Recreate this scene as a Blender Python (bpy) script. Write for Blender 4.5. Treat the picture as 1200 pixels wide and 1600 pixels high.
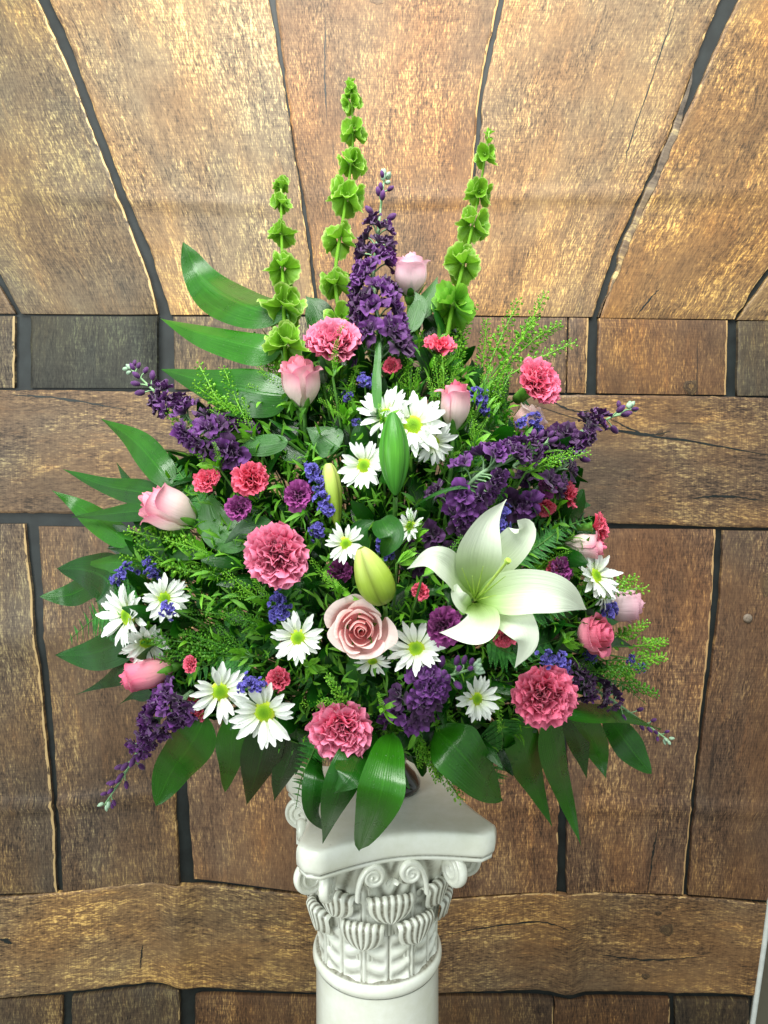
import bpy, math, random
import numpy as np
from mathutils import Vector, Matrix

S = bpy.context.scene
for o in list(bpy.data.objects): bpy.data.objects.remove(o)
COL = S.collection
R = random.Random(7)
NR = np.random.default_rng(7)

# ------------------------------------------------------------------ camera, world, lamps
CAMZ = 1.55; PITCH = math.radians(5.0); F = 1155.0
cam = bpy.data.objects.new('camera', bpy.data.cameras.new('camera')); COL.objects.link(cam)
cam.location = (0, 0, CAMZ); cam.rotation_euler = (math.radians(90) - PITCH, 0, 0)
cam.data.sensor_fit = 'VERTICAL'; cam.data.sensor_height = 24; cam.data.lens = 12 * F / 800.0
cam.data.clip_start = 0.02; cam.data.clip_end = 50
S.camera = cam
S.view_settings.view_transform = 'Standard'; S.view_settings.look = 'None'
S.view_settings.exposure = 0.42; S.view_settings.gamma = 1.0
W = bpy.data.worlds.new('World'); S.world = W; W.use_nodes = True
W.node_tree.nodes['Background'].inputs[0].default_value = (0.86, 0.97, 0.93, 1)
W.node_tree.nodes['Background'].inputs[1].default_value = 0.48

def area(name, loc, aim, sx, sy, power, col):
    l = bpy.data.lights.new(name, 'AREA'); l.shape = 'RECTANGLE'; l.size = sx; l.size_y = sy
    l.energy = power; l.color = col
    o = bpy.data.objects.new(name, l); COL.objects.link(o); o.location = loc
    o.rotation_euler = (Vector(aim) - Vector(loc)).to_track_quat('-Z', 'Y').to_euler()
    return o
area('ceiling_lamp_over_camera', (-0.15, -0.1, 2.95), (0, 1.1, 1.35), 1.5, 0.7, 45, (0.98, 1.0, 0.94))
area('ceiling_lamp_by_backdrop', (0.15, 0.75, 2.85), (0.1, 1.45, 1.7), 1.6, 0.5, 12, (1.0, 0.98, 0.90))
area('shop_window', (-1.6, -0.6, 1.6), (0, 1.0, 1.05), 1.0, 1.5, 22, (0.94, 1.0, 0.97))

Cc = Matrix.Identity(3)
FW = Vector((0, math.cos(PITCH), -math.sin(PITCH))); UP = Vector((0, math.sin(PITCH), math.cos(PITCH)))
def at(px, py, Y):
    d = FW + Vector((1, 0, 0)) * ((px - 600) / F) + UP * ((800 - py) / F)
    return Vector((0, 0, CAMZ)) + d * (Y / d.y)
def pxm(p):            # metres per photo pixel at a point
    return (p - Vector((0, 0, CAMZ))).dot(FW) / F
O = Vector((0.004, 0.955, CAMZ - 0.345))      # heart of the flower foam
def dome(px, py):
    a = (px - 580) / 455.0; b = (py - 960) / (640.0 if py < 960 else 330.0)
    return 0.965 - 0.23 * math.sqrt(max(0.0, 1 - a * a - b * b))
def dp(px, py, off=0.0):
    return at(px, py, dome(px, py) - off)

def lin(r, g, b):
    f = lambda c: (c / 255.0 / 12.92) if c / 255.0 <= 0.04045 else ((c / 255.0 + 0.055) / 1.055) ** 2.4
    return (f(r), f(g), f(b), 1.0)

# ------------------------------------------------------------------ material helpers
class NT:
    def __init__(s, name):
        s.m = bpy.data.materials.new(name); s.m.use_nodes = True; s.t = s.m.node_tree
        s.t.nodes.clear(); s.out = s.t.nodes.new('ShaderNodeOutputMaterial')
    def n(s, k, **kw):
        x = s.t.nodes.new(k)
        for a, b in kw.items(): setattr(x, a, b)
        return x
    def l(s, a, b): s.t.links.new(a, b)
    def attr(s, name, typ='GEOMETRY'):
        return s.n('ShaderNodeAttribute', attribute_name=name, attribute_type=typ)
    def ramp(s, fac, stops, interp='LINEAR'):
        r = s.n('ShaderNodeValToRGB'); cr = r.color_ramp; cr.interpolation = interp
        cr.elements[0].position, cr.elements[0].color = stops[0]
        cr.elements[1].position, cr.elements[1].color = stops[-1]
        for p, c in stops[1:-1]:
            e = cr.elements.new(p); e.color = c
        s.l(fac, r.inputs[0]); return r.outputs[0]
    def math(s, op, a, b=0.0, c=None, clamp=False):
        m = s.n('ShaderNodeMath', operation=op); m.use_clamp = clamp
        for i, v in enumerate([a, b] + ([c] if c is not None else [])):
            if isinstance(v, (int, float)): m.inputs[i].default_value = v
            else: s.l(v, m.inputs[i])
        return m.outputs[0]
    def mix(s, fac, a, b, mode='MIX'):
        m = s.n('ShaderNodeMix', data_type='RGBA', blend_type=mode)
        for i, v in ((0, fac), (6, a), (7, b)):
            if isinstance(v, (int, float)): m.inputs[i].default_value = v
            elif isinstance(v, tuple): m.inputs[i].default_value = v
            else: s.l(v, m.inputs[i])
        return m.outputs[2]
    def noise(s, vec, scale, detail=3.0, rough=0.55, dist=0.0):
        n = s.n('ShaderNodeTexNoise'); n.inputs['Scale'].default_value = scale
        n.inputs['Detail'].default_value = detail; n.inputs['Roughness'].default_value = rough
        n.inputs['Distortion'].default_value = dist
        if vec is not None: s.l(vec, n.inputs['Vector'])
        return n.outputs['Fac']
    def bump(s, h, strength, dist):
        b = s.n('ShaderNodeBump'); b.inputs['Strength'].default_value = strength
        b.inputs['Distance'].default_value = dist; s.l(h, b.inputs['Height']); return b.outputs[0]
    def pbr(s, col, rough=0.5, spec=0.5, nrm=None, trans=0.0, tcol=None, coat=0.0, sheen=0.0):
        p = s.n('ShaderNodeBsdfPrincipled')
        if isinstance(col, tuple): p.inputs['Base Color'].default_value = col
        else: s.l(col, p.inputs['Base Color'])
        if isinstance(rough, (int, float)): p.inputs['Roughness'].default_value = rough
        else: s.l(rough, p.inputs['Roughness'])
        p.inputs['Specular IOR Level'].default_value = spec
        p.inputs['Coat Weight'].default_value = coat; p.inputs['Coat Roughness'].default_value = 0.12
        p.inputs['Sheen Weight'].default_value = sheen
        if nrm is not None: s.l(nrm, p.inputs['Normal'])
        sh = p.outputs[0]
        if trans > 0:
            t = s.n('ShaderNodeBsdfTranslucent'); c = tcol if tcol is not None else col
            if isinstance(c, tuple): t.inputs[0].default_value = c
            else: s.l(c, t.inputs[0])
            if nrm is not None: s.l(nrm, t.inputs['Normal'])
            m = s.n('ShaderNodeMixShader'); m.inputs[0].default_value = trans
            s.l(sh, m.inputs[1]); s.l(t.outputs[0], m.inputs[2]); sh = m.outputs[0]
        s.l(sh, s.out.inputs[0]); return s.m
    def obj(s): return s.n('ShaderNodeTexCoord').outputs['Object']
    def vec(s, x, y, z=0.0):
        c = s.n('ShaderNodeCombineXYZ')
        for i, v in enumerate((x, y, z)):
            if isinstance(v, (int, float)): c.inputs[i].default_value = v
            else: s.l(v, c.inputs[i])
        return c.outputs[0]

def petal_mat(name, base, mid, tip, rough=0.55, trans=0.25, vein=0.25, veinf=24, sheen=0.1, edge=None, rimpos=0.5):
    m = NT(name); t = m.attr('t').outputs['Fac']; sv = m.attr('s').outputs['Fac']; rn = m.attr('rnd').outputs['Fac']
    nz = m.noise(m.vec(m.math('MULTIPLY', sv, veinf), m.math('MULTIPLY', t, 2.0), m.math('MULTIPLY', rn, 40)), 1.0, 3)
    c = m.ramp(t, [(0.0, base), (rimpos, mid), (1.0, tip)])
    if edge is not None:
        e = m.math('POWER', m.math('ABSOLUTE', sv), 4.0)
        c = m.mix(m.math('MULTIPLY', e, 0.6), c, edge)
    oi = m.n('ShaderNodeObjectInfo').outputs['Random']
    k = m.math('ADD', m.math('MULTIPLY', rn, 0.22), m.math('ADD', m.math('MULTIPLY', oi, 0.18), 0.80))
    g = m.vec(k, k, k)
    c = m.mix(1.0, c, g, 'MULTIPLY')
    vv = m.math('ADD', m.math('MULTIPLY', nz, vein * 2), 1.0 - vein)
    c = m.mix(1.0, c, m.vec(vv, vv, vv), 'MULTIPLY')
    return m.pbr(c, rough, 0.35, m.bump(nz, 0.5, 0.0012), trans, sheen=sheen)

def leaf_mat(name, dark, light, rough=0.28, veins=9, trans=0.22, wet=True):
    m = NT(name); t = m.attr('t').outputs['Fac']; sv = m.attr('s').outputs['Fac']; rn = m.attr('rnd').outputs['Fac']
    oc = m.obj()
    w = m.math('SINE', m.math('MULTIPLY', sv, veins * 6.28))
    nz = m.noise(m.vec(m.math('MULTIPLY', sv, 16), m.math('MULTIPLY', t, 3), m.math('MULTIPLY', rn, 30)), 1.0, 4, 0.6)
    big = m.noise(oc, 28, 3)
    k = m.math('ADD', m.math('MULTIPLY', nz, 0.45), m.math('MULTIPLY', big, 0.5), clamp=True)
    k = m.math('ADD', k, m.math('MULTIPLY', m.math('SUBTRACT', rn, 0.5), 0.5), clamp=True)
    c = m.ramp(k, [(0.2, dark), (0.75, light)])
    mid = m.math('SUBTRACT', 1.0, m.math('MULTIPLY', m.math('ABSOLUTE', sv), 16), clamp=True)
    c = m.mix(m.math('MULTIPLY', mid, 0.45), c, (light[0] * 1.5, light[1] * 1.35, light[2] * 1.3, 1))
    h = m.math('ADD', m.math('MULTIPLY', w, 0.10), m.math('ADD', nz, m.math('MULTIPLY', mid, -0.6)))
    r = rough
    if wet:
        drops = m.noise(oc, 330, 1.5, 0.5)
        d = m.ramp(drops, [(0.66, (0, 0, 0, 1)), (0.70, (1, 1, 1, 1))])
        h = m.math('ADD', h, m.math('MULTIPLY', d, 1.6))
        r = m.math('ADD', rough - 0.05, m.math('MULTIPLY', big, 0.16))
    return m.pbr(c, r, 0.55, m.bump(h, 0.4, 0.0011), trans, coat=0.2 if wet else 0.0, tcol=m.mix(1.0, c, (0.9, 1.5, 0.35, 1), 'MULTIPLY'))

def plain_mat(name, a, b, scale=60, rough=0.5, spec=0.4, trans=0.0, bump=0.3, bdist=0.001, coat=0):
    m = NT(name); oc = m.obj(); n = m.noise(oc, scale, 4)
    rn = m.attr('rnd').outputs['Fac']
    c = m.ramp(m.math('ADD', n, m.math('MULTIPLY', m.math('SUBTRACT', rn, 0.5), 0.5), clamp=True), [(0.3, a), (0.7, b)])
    return m.pbr(c, rough, spec, m.bump(n, bump, bdist), trans, coat=coat)

M = {}
M['stem'] = plain_mat('green_stem', lin(52, 96, 38), lin(98, 150, 62), 90, 0.45)
M['stock_stem'] = plain_mat('grey_green_stem', lin(96, 138, 92), lin(150, 184, 140), 90, 0.6)
M['carnation'] = petal_mat('rose_pink_carnation', lin(194, 30, 80), lin(214, 48, 100), lin(250, 150, 184), 0.65, 0.22, 0.25, 20, 0.2, rimpos=.72)
M['carnation_deep'] = petal_mat('deep_pink_carnation', lin(188, 26, 68), lin(208, 42, 88), lin(242, 124, 158), 0.65, 0.2, 0.25, 20, 0.2, rimpos=.72)
M['mini'] = petal_mat('coral_mini_carnation', lin(188, 24, 58), lin(216, 42, 82), lin(244, 112, 142), 0.6, 0.22, 0.2, 14, 0.2, rimpos=.7)
M['mini_purple'] = petal_mat('plum_mini_carnation', lin(92, 22, 80), lin(128, 40, 112), lin(158, 66, 142), 0.6, 0.18, 0.25, 14, 0.2)
M['rose_out'] = petal_mat('blush_rose_petal', lin(240, 236, 214), lin(250, 224, 222), lin(232, 138, 168), 0.5, 0.28, 0.07, 10, 0.2)
M['rose_in'] = petal_mat('pink_rose_petal', lin(226, 150, 165), lin(240, 160, 178), lin(244, 160, 182), 0.5, 0.28, 0.07, 10, 0.2)
M['rose_pale'] = petal_mat('pale_lilac_rose_petal', lin(236, 222, 214), lin(244, 214, 222), lin(236, 180, 200), 0.5, 0.28, 0.07, 10, 0.2)
M['rose_deep'] = petal_mat('deeper_pink_rose_petal', lin(244, 188, 186), lin(240, 150, 170), lin(226, 104, 140), 0.5, 0.28, 0.1, 10, 0.2)
M['rose_heart'] = petal_mat('rosy_heart_petal', lin(242, 160, 166), lin(252, 192, 194), lin(254, 216, 212), 0.55, 0.45, 0.07, 10, 0.2)
M['rose_peach'] = petal_mat('peach_rose_petal', lin(244, 178, 182), lin(252, 208, 208), lin(255, 234, 230), 0.55, 0.45, 0.07, 10, 0.2)
M['daisy'] = petal_mat('white_daisy_petal', lin(226, 238, 190), lin(248, 252, 246), lin(250, 253, 250), 0.5, 0.22, 0.06, 9, 0.1)
M['lily'] = petal_mat('white_lily_petal', lin(150, 192, 50), lin(226, 236, 214), lin(232, 240, 222), 0.6, 0.3, 0.07, 9, 0.1)
M['stock'] = petal_mat('dark_purple_stock_petal', lin(58, 20, 72), lin(76, 28, 92), lin(112, 52, 134), 0.55, 0.2, 0.35, 12, 0.25)
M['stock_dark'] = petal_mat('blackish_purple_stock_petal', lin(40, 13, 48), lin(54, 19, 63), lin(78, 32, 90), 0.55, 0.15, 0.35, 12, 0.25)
M['statice'] = petal_mat('blue_violet_statice', lin(62, 56, 140), lin(84, 76, 172), lin(118, 108, 204), 0.7, 0.15, 0.3, 8, 0.2)
M['bell'] = petal_mat('lime_bell', lin(104, 158, 30), lin(130, 186, 50), lin(204, 234, 132), 0.45, 0.42, 0.35, 34, 0.0, rimpos=0.86)
M['bell_dim'] = petal_mat('moss_bell', lin(70, 134, 24), lin(88, 154, 32), lin(128, 188, 62), 0.45, 0.38, 0.35, 34, 0.0)
M['leaf'] = leaf_mat('glossy_palm_leaf', lin(18, 72, 8), lin(48, 116, 18), 0.26, 9)
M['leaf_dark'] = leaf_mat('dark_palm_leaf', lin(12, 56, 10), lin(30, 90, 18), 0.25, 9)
M['leaf_blue'] = leaf_mat('bluish_rose_leaf', lin(26, 76, 22), lin(56, 116, 36), 0.36, 5)
M['fern'] = leaf_mat('fern_green', lin(30, 100, 30), lin(70, 150, 52), 0.36, 3, 0.2, False)
M['filler'] = leaf_mat('filler_green', lin(54, 120, 18), lin(122, 186, 46), 0.45, 3, 0.2, False)
M['calyx'] = plain_mat('calyx_green', lin(74, 132, 44), lin(112, 172, 66), 80, 0.4, 0.4, 0.15)
M['pod'] = plain_mat('lime_seed_pods', lin(90, 164, 36), lin(148, 206, 62), 120, 0.45, 0.4, 0.25)
M['pod_dark'] = plain_mat('mid_green_seed_pods', lin(62, 130, 34), lin(108, 172, 50), 120, 0.45, 0.4, 0.25)
M['bud_green'] = petal_mat('green_lily_bud', lin(60, 130, 40), lin(86, 158, 48), lin(64, 134, 40), 0.35, 0.2, 0.6, 7, 0.0, edge=lin(30, 84, 24))
M['bud_yellow'] = petal_mat('yellow_green_lily_bud', lin(128, 156, 48), lin(158, 184, 66), lin(214, 226, 130), 0.35, 0.2, 0.15, 12, 0.0, edge=lin(96, 104, 40))
M['stamen'] = plain_mat('pale_green_stamen', lin(150, 190, 60), lin(196, 220, 110), 90, 0.4, 0.4, 0.2)
M['black_glaze'] = plain_mat('black_glazed_vase', lin(14, 12, 14), lin(34, 20, 20), 30, 0.12, 0.6, 0, 0.05, 0.001, 0.3)
M['foam'] = plain_mat('wet_green_foam', lin(16, 46, 22), lin(28, 66, 32), 200, 0.8)
M['nail'] = plain_mat('grey_nail', lin(110, 96, 84), lin(150, 134, 120), 200, 0.5)
M['tomb'] = plain_mat('grey_bud_felt', lin(120, 150, 128), lin(170, 194, 168), 200, 0.8)

def disc_mat():
    m = NT('daisy_disc'); t = m.attr('t').outputs['Fac']
    n = m.noise(m.obj(), 9, 2)
    c = m.ramp(m.math('ADD', t, m.math('MULTIPLY', m.math('SUBTRACT', n, 0.5), 0.12)),
               [(0.0, lin(104, 156, 18)), (0.40, lin(136, 184, 24)), (0.6, lin(196, 216, 44)), (1.0, lin(226, 230, 110))])
    return m.pbr(c, 0.6, 0.3, None, 0.1)
M['disc'] = disc_mat()

def wood_mat():
    m = NT('printed_weathered_wood')
    gu = m.attr('gu').outputs['Fac']; gv = m.attr('gv').outputs['Fac']; el = m.attr('el').outputs['Fac']
    oi = m.n('ShaderNodeObjectInfo'); col = oi.outputs['Color']; rnd = oi.outputs['Random']
    off = m.math('MULTIPLY', rnd, 37.0)
    fine = m.noise(m.vec(m.math('MULTIPLY', gv, 300), m.math('MULTIPLY', gu, 52), off), 1.0, 3, 0.65, 0.35)
    speck = m.noise(m.vec(m.math('MULTIPLY', gv, 520), m.math('MULTIPLY', gu, 130), off), 1.0, 2, 0.6)
    mid = m.noise(m.vec(m.math('MULTIPLY', gv, 42), m.math('MULTIPLY', gu, 4.5), off), 1.0, 4, 0.6, 0.8)
    patch = m.noise(m.vec(m.math('MULTIPLY', gv, 7), m.math('MULTIPLY', gu, 3.5), off), 1.0, 4, 0.6, 0.3)
    weave = m.noise(m.vec(m.math('MULTIPLY', gv, 30), m.math('MULTIPLY', gu, 420), off), 1.0, 2, 0.5)
    f = m.math('ADD', m.math('MULTIPLY', m.math('SUBTRACT', fine, 0.5), 1.5), m.math('MULTIPLY', m.math('SUBTRACT', mid, 0.5), 0.55))
    f = m.math('ADD', f, m.math('MULTIPLY', m.math('SUBTRACT', speck, 0.5), 1.1))
    f = m.math('ADD', f, m.math('MULTIPLY', m.math('SUBTRACT', weave, 0.5), 0.45))
    amp = m.math('ADD', 0.5, m.math('MULTIPLY', m.ramp(m.noise(m.vec(m.math('MULTIPLY', gv, 9), m.math('MULTIPLY', gu, 5), m.math('ADD', off, 21)), 1.0, 3, 0.6), [(0.32, (0, 0, 0, 1)), (0.66, (1, 1, 1, 1))]), 0.8))
    f = m.math('MULTIPLY', f, amp)
    f = m.math('ADD', m.math('ADD', f, 0.47), m.math('MULTIPLY', m.math('SUBTRACT', patch, 0.5), 0.9), clamp=True)
    base = m.ramp(f, [(0.05, lin(70, 60, 55)), (0.36, lin(124, 105, 91)), (0.60, lin(150, 130, 110)), (0.78, lin(200, 178, 136)), (1.0, lin(246, 226, 176))])
    warm = m.ramp(m.noise(m.vec(m.math('MULTIPLY', gv, 5), m.math('MULTIPLY', gu, 3), m.math('ADD', off, 9)), 1.0, 3),
                  [(0.35, (0.88, 0.93, 0.95, 1)), (0.65, (1.18, 1.0, 0.74, 1))])
    c = m.mix(1.0, base, warm, 'MULTIPLY'); c = m.mix(1.0, c, col, 'MULTIPLY')
    st = m.ramp(m.noise(m.vec(m.math('MULTIPLY', gv, 10), m.math('MULTIPLY', gu, 5), m.math('ADD', off, 31)), 1.0, 5, 0.62, 0.6), [(0.50, (0, 0, 0, 1)), (0.64, (1, 1, 1, 1))])
    c = m.mix(m.math('MULTIPLY', st, 0.42), c, m.mix(1.0, c, (0.50, 0.50, 0.53, 1), 'MULTIPLY'))
    gl = m.ramp(m.noise(m.vec(m.math('MULTIPLY', gv, 60), m.math('MULTIPLY', gu, 9), m.math('ADD', off, 41)), 1.0, 5, 0.7), [(0.56, (0, 0, 0, 1)), (0.66, (1, 1, 1, 1))])
    c = m.mix(m.math('MULTIPLY', m.math('MULTIPLY', gl, fine), 0.75), c, m.mix(1.0, c, (1.7, 1.5, 1.2, 1), 'MULTIPLY'))
    # narrow dark cracks in the printed wood
    cr = m.noise(m.vec(m.math('MULTIPLY', gv, 95), m.math('MULTIPLY', gu, 3.0), m.math('ADD', off, 3)), 1.0, 2, 0.5, 0.5)
    crm = m.ramp(cr, [(0.24, (1, 1, 1, 1)), (0.30, (0, 0, 0, 1))])
    c = m.mix(m.math('MULTIPLY', crm, 0.75), c, lin(44, 34, 30))
    en = m.math('GREATER_THAN', m.math('ADD', m.math('SUBTRACT', el, m.math('MULTIPLY', m.noise(m.vec(0.0, m.math('MULTIPLY', gu, 9), off), 1.0, 2), 0.55)), m.math('MULTIPLY', m.math('SUBTRACT', m.noise(m.vec(m.math('MULTIPLY', gv, 200), m.math('MULTIPLY', gu, 40), off), 1.0, 3), 0.5), 1.6)), 0.38)
    c = m.mix(m.math('MULTIPLY', en, 0.8), c, m.mix(0.5, m.mix(1.0, lin(244, 208, 150), col, 'MULTIPLY'), lin(222, 190, 136)))
    h = m.math('ADD', fine, m.math('MULTIPLY', mid, 0.7))
    return m.pbr(c, m.math('SUBTRACT', 0.62, m.math('MULTIPLY', f, 0.18)), 0.4, m.bump(h, 0.22, 0.0012))
M['wood'] = wood_mat()
def gap_mat():
    m = NT('dark_printed_gap'); n = m.noise(m.obj(), 30, 4); n2 = m.noise(m.obj(), 7, 3)
    c = m.ramp(n, [(0.3, lin(20, 24, 25)), (0.7, lin(36, 42, 43))])
    return m.pbr(c, 0.5, 0.4, m.bump(n2, 0.2, 0.003))
M['gap'] = gap_mat()
def plaster_mat():
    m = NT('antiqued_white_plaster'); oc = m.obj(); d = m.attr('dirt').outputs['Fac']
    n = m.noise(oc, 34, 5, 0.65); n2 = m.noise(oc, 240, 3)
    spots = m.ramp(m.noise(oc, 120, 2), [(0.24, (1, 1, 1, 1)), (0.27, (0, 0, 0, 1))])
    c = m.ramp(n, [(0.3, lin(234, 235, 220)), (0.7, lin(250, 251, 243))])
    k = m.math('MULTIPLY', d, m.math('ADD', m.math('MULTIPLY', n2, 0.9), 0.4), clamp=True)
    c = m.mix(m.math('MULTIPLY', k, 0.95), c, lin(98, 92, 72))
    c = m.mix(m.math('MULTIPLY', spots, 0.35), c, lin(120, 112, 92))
    return m.pbr(c, 0.3, 0.5, m.bump(m.math('ADD', n, m.math('MULTIPLY', n2, 0.3)), 0.2, 0.0013), coat=0.6)
M['plaster'] = plaster_mat()
M['wall'] = plain_mat('beige_wall', lin(160, 154, 132), lin(176, 170, 148), 20, 0.8)
M['floor'] = plain_mat('grey_floor', lin(120, 114, 100), lin(140, 134, 118), 12, 0.6)
M['hem'] = plain_mat('white_hem', lin(196, 200, 198), lin(218, 222, 220), 60, 0.6)

# ------------------------------------------------------------------ mesh helpers
class G:
    """collects grids and polygons with per-vertex t, s, rnd"""
    def __init__(self): self.v = []; self.f = []; self.n = 0; self.a = {}
    def add(self, V, faces, **attr):
        V = np.asarray(V, dtype=float).reshape(-1, 3)
        self.v.append(V); faces = np.asarray(faces); 
        self.f.append((faces + self.n))
        k = len(V)
        for key in set(list(self.a) + list(attr)):
            if key not in self.a: self.a[key] = [np.zeros(self.n)]
            val = attr.get(key, 0.0)
            self.a[key].append(np.broadcast_to(np.asarray(val, float).reshape(-1) if not np.isscalar(val) else val, (k,)).copy() if np.isscalar(val) else np.asarray(val, float).reshape(-1))
        self.n += k
    def grid(self, P, wrap=False, **attr):
        nu, nv = P.shape[:2]
        i = np.arange(nu - 1)[:, None]; j = np.arange(nv if wrap else nv - 1)[None, :]
        j2 = (j + 1) % nv
        q = np.stack([i * nv + j, i * nv + j2, (i + 1) * nv + j2, (i + 1) * nv + j], -1).reshape(-1, 4)
        self.add(P, q, **attr)
    def mesh(self, name, mat, smooth=True):
        me = bpy.data.meshes.new(name)
        V = np.concatenate(self.v); loops = np.concatenate([f.reshape(-1) for f in self.f])
        sizes = np.concatenate([np.full(len(f), f.shape[1]) for f in self.f])
        me.vertices.add(len(V)); me.vertices.foreach_set('co', V.reshape(-1))
        me.loops.add(len(loops)); me.loops.foreach_set('vertex_index', loops.astype(np.int32))
        me.polygons.add(len(sizes))
        me.polygons.foreach_set('loop_start', np.concatenate([[0], np.cumsum(sizes)[:-1]]).astype(np.int32))
        me.polygons.foreach_set('loop_total', sizes.astype(np.int32))
        me.polygons.foreach_set('use_smooth', np.full(len(sizes), smooth))
        for k, L in self.a.items():
            at_ = me.attributes.new(k, 'FLOAT', 'POINT'); at_.data.foreach_set('value', np.concatenate(L))
        me.update(calc_edges=True); me.validate()
        me.materials.append(mat)
        return me

def put(name, me, parent=None, mat=None, kind=None, label=None):
    o = bpy.data.objects.new(name, me); COL.objects.link(o)
    if parent is not None: o.parent = parent
    if mat is not None: o.matrix_local = mat if parent is None else mat
    if kind: o['kind'] = kind
    if label: o['label'] = label
    return o
def thing(name, label, cat, mtx=None, group=None):
    o = bpy.data.objects.new(name, None); COL.objects.link(o); o.empty_display_size = 0.02
    if mtx is not None: o.matrix_world = mtx
    o['label'] = label; o['category'] = cat
    if group: o['group'] = group
    return o
def norm(v):
    v = np.asarray(v, float); return v / max(1e-9, np.linalg.norm(v))
def frame(pos, d, spin=0.0, scale=1.0):
    z = Vector(d).normalized(); a = Vector((0, 0, 1)) if abs(z.z) < 0.95 else Vector((0, 1, 0))
    x = a.cross(z).normalized(); y = z.cross(x)
    m = Matrix((x, y, z)).transposed() @ Matrix.Rotation(spin, 3, 'Z') @ Matrix.Scale(scale, 3)
    m = m.to_4x4(); m.translation = Vector(pos); return m
def catmull(P, n):
    P = np.asarray([tuple(p) for p in P], float)
    if len(P) == 2: P = np.array([P[0], (P[0] + P[1]) / 2, P[1]])
    Q = np.vstack([2 * P[0] - P[1], P, 2 * P[-1] - P[-2]]); out = []
    for t in np.linspace(0, len(P) - 1 - 1e-9, n):
        i = int(t); f = t - i; a, b, c, d = Q[i:i + 4]
        out.append(0.5 * ((2 * b) + (c - a) * f + (2 * a - 5 * b + 4 * c - d) * f * f + (3 * b - a - 3 * c + d) * f ** 3))
    return np.array(out)
def tube(g, C, r, k=6, cap=True, **attr):
    C = np.asarray(C, float); n = len(C); r = np.broadcast_to(np.asarray(r, float), (n,))
    T = np.gradient(C, axis=0); T /= np.linalg.norm(T, axis=1)[:, None] + 1e-12
    ref = np.array([0, 0, 1.0]) if abs(T[0][2]) < 0.9 else np.array([1.0, 0, 0])
    u = ref - T[0] * T[0].dot(ref); u /= np.linalg.norm(u); P = np.zeros((n, k, 3))
    ang = np.linspace(0, 2 * np.pi, k, endpoint=False)
    for i in range(n):
        u = u - T[i] * T[i].dot(u); u /= np.linalg.norm(u); w = np.cross(T[i], u)
        P[i] = C[i] + r[i] * (np.cos(ang)[:, None] * u + np.sin(ang)[:, None] * w)
    g.grid(P, wrap=True, t=np.repeat(np.linspace(0, 1, n), k), s=np.tile(np.cos(ang), n), rnd=attr.get('rnd', 0.5))
    if cap:
        g.add(P[-1], np.array([list(range(k))]) , t=1.0, s=0.0, rnd=attr.get('rnd', 0.5))
def lathe(g, prof, k=32, **attr):
    prof = np.asarray(prof, float); a = np.linspace(0, 2 * np.pi, k, endpoint=False)
    P = np.stack([prof[:, 0:1] * np.cos(a), prof[:, 0:1] * np.sin(a), np.repeat(prof[:, 1:2], k, 1)], -1)
    g.grid(P, wrap=True, **attr)

def petal(g, L, Wd, nu=8, nv=7, a=0.6, b=0.35, bend=None, cup=0.3, ruf=0.0, rfreq=4, serr=0.0, rnd=None, mtx=None,
          groove=0.0, base=0.0, phase=None):
    """grid petal: root at origin, runs up +Z and bends towards +X. bend(t): angle from +Z."""
    t = np.linspace(0, 1, nu); s = np.linspace(-1, 1, nv)
    bend = bend or (lambda t: 0.3 + 0.8 * t)
    ang = np.array([bend(x) for x in t]); dl = L / (nu - 1)
    X = base + np.concatenate([[0], np.cumsum(np.sin((ang[1:] + ang[:-1]) / 2)) * dl])
    Z = np.concatenate([[0], np.cumsum(np.cos((ang[1:] + ang[:-1]) / 2)) * dl])
    tt = np.clip(t, 1e-4, 1); pk = (a / (a + b)) ** a * (b / (a + b)) ** b
    w = Wd / 2 * np.maximum(tt ** a * (1 - 0.985 * tt) ** b / pk, 0.10 * (1 - t))
    ph = R.random() * 6.28 if phase is None else phase
    N = np.stack([-np.cos(ang), np.zeros(nu), np.sin(ang)], -1)
    rr = ruf * (t[:, None] ** 1.5) * (np.sin(s[None, :] * rfreq * 3.14 + ph) + 0.5 * np.sin(s[None, :] * rfreq * 6.9 + ph * 2.3 + t[:, None] * 3))
    off = cup * w[:, None] * (s[None, :] ** 2) + rr * L - groove * w[:, None] * np.exp(-(s[None, :] * 5) ** 2) * 1
    P = np.zeros((nu, nv, 3))
    P[..., 0] = X[:, None] + N[:, 0:1] * off; P[..., 1] = s[None, :] * w[:, None]; P[..., 2] = Z[:, None] + N[:, 2:3] * off
    if serr > 0:
        tg = np.array([math.sin(ang[-1]), 0, math.cos(ang[-1])])
        for j in range(nv):
            P[-1, j] += tg * L * serr * (R.random() * 1.2 - 0.3)
    # round tip: pull the edges back
    if b < 0.3:
        tg = np.stack([np.sin(ang), np.zeros(nu), np.cos(ang)], -1)
        P -= tg[:, None, :] * (0.20 * L * (s[None, :, None] ** 2) * (t[:, None, None] ** 2))
    V = P.reshape(-1, 3)
    if mtx is not None:
        m = np.array(mtx); V = V @ m[:3, :3].T + m[:3, 3]
    g.grid(V.reshape(nu, nv, 3), t=np.repeat(t, nv), s=np.tile(s, nu), rnd=(R.random() if rnd is None else rnd))
def Rz(a): return Matrix.Rotation(a, 4, 'Z')

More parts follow.
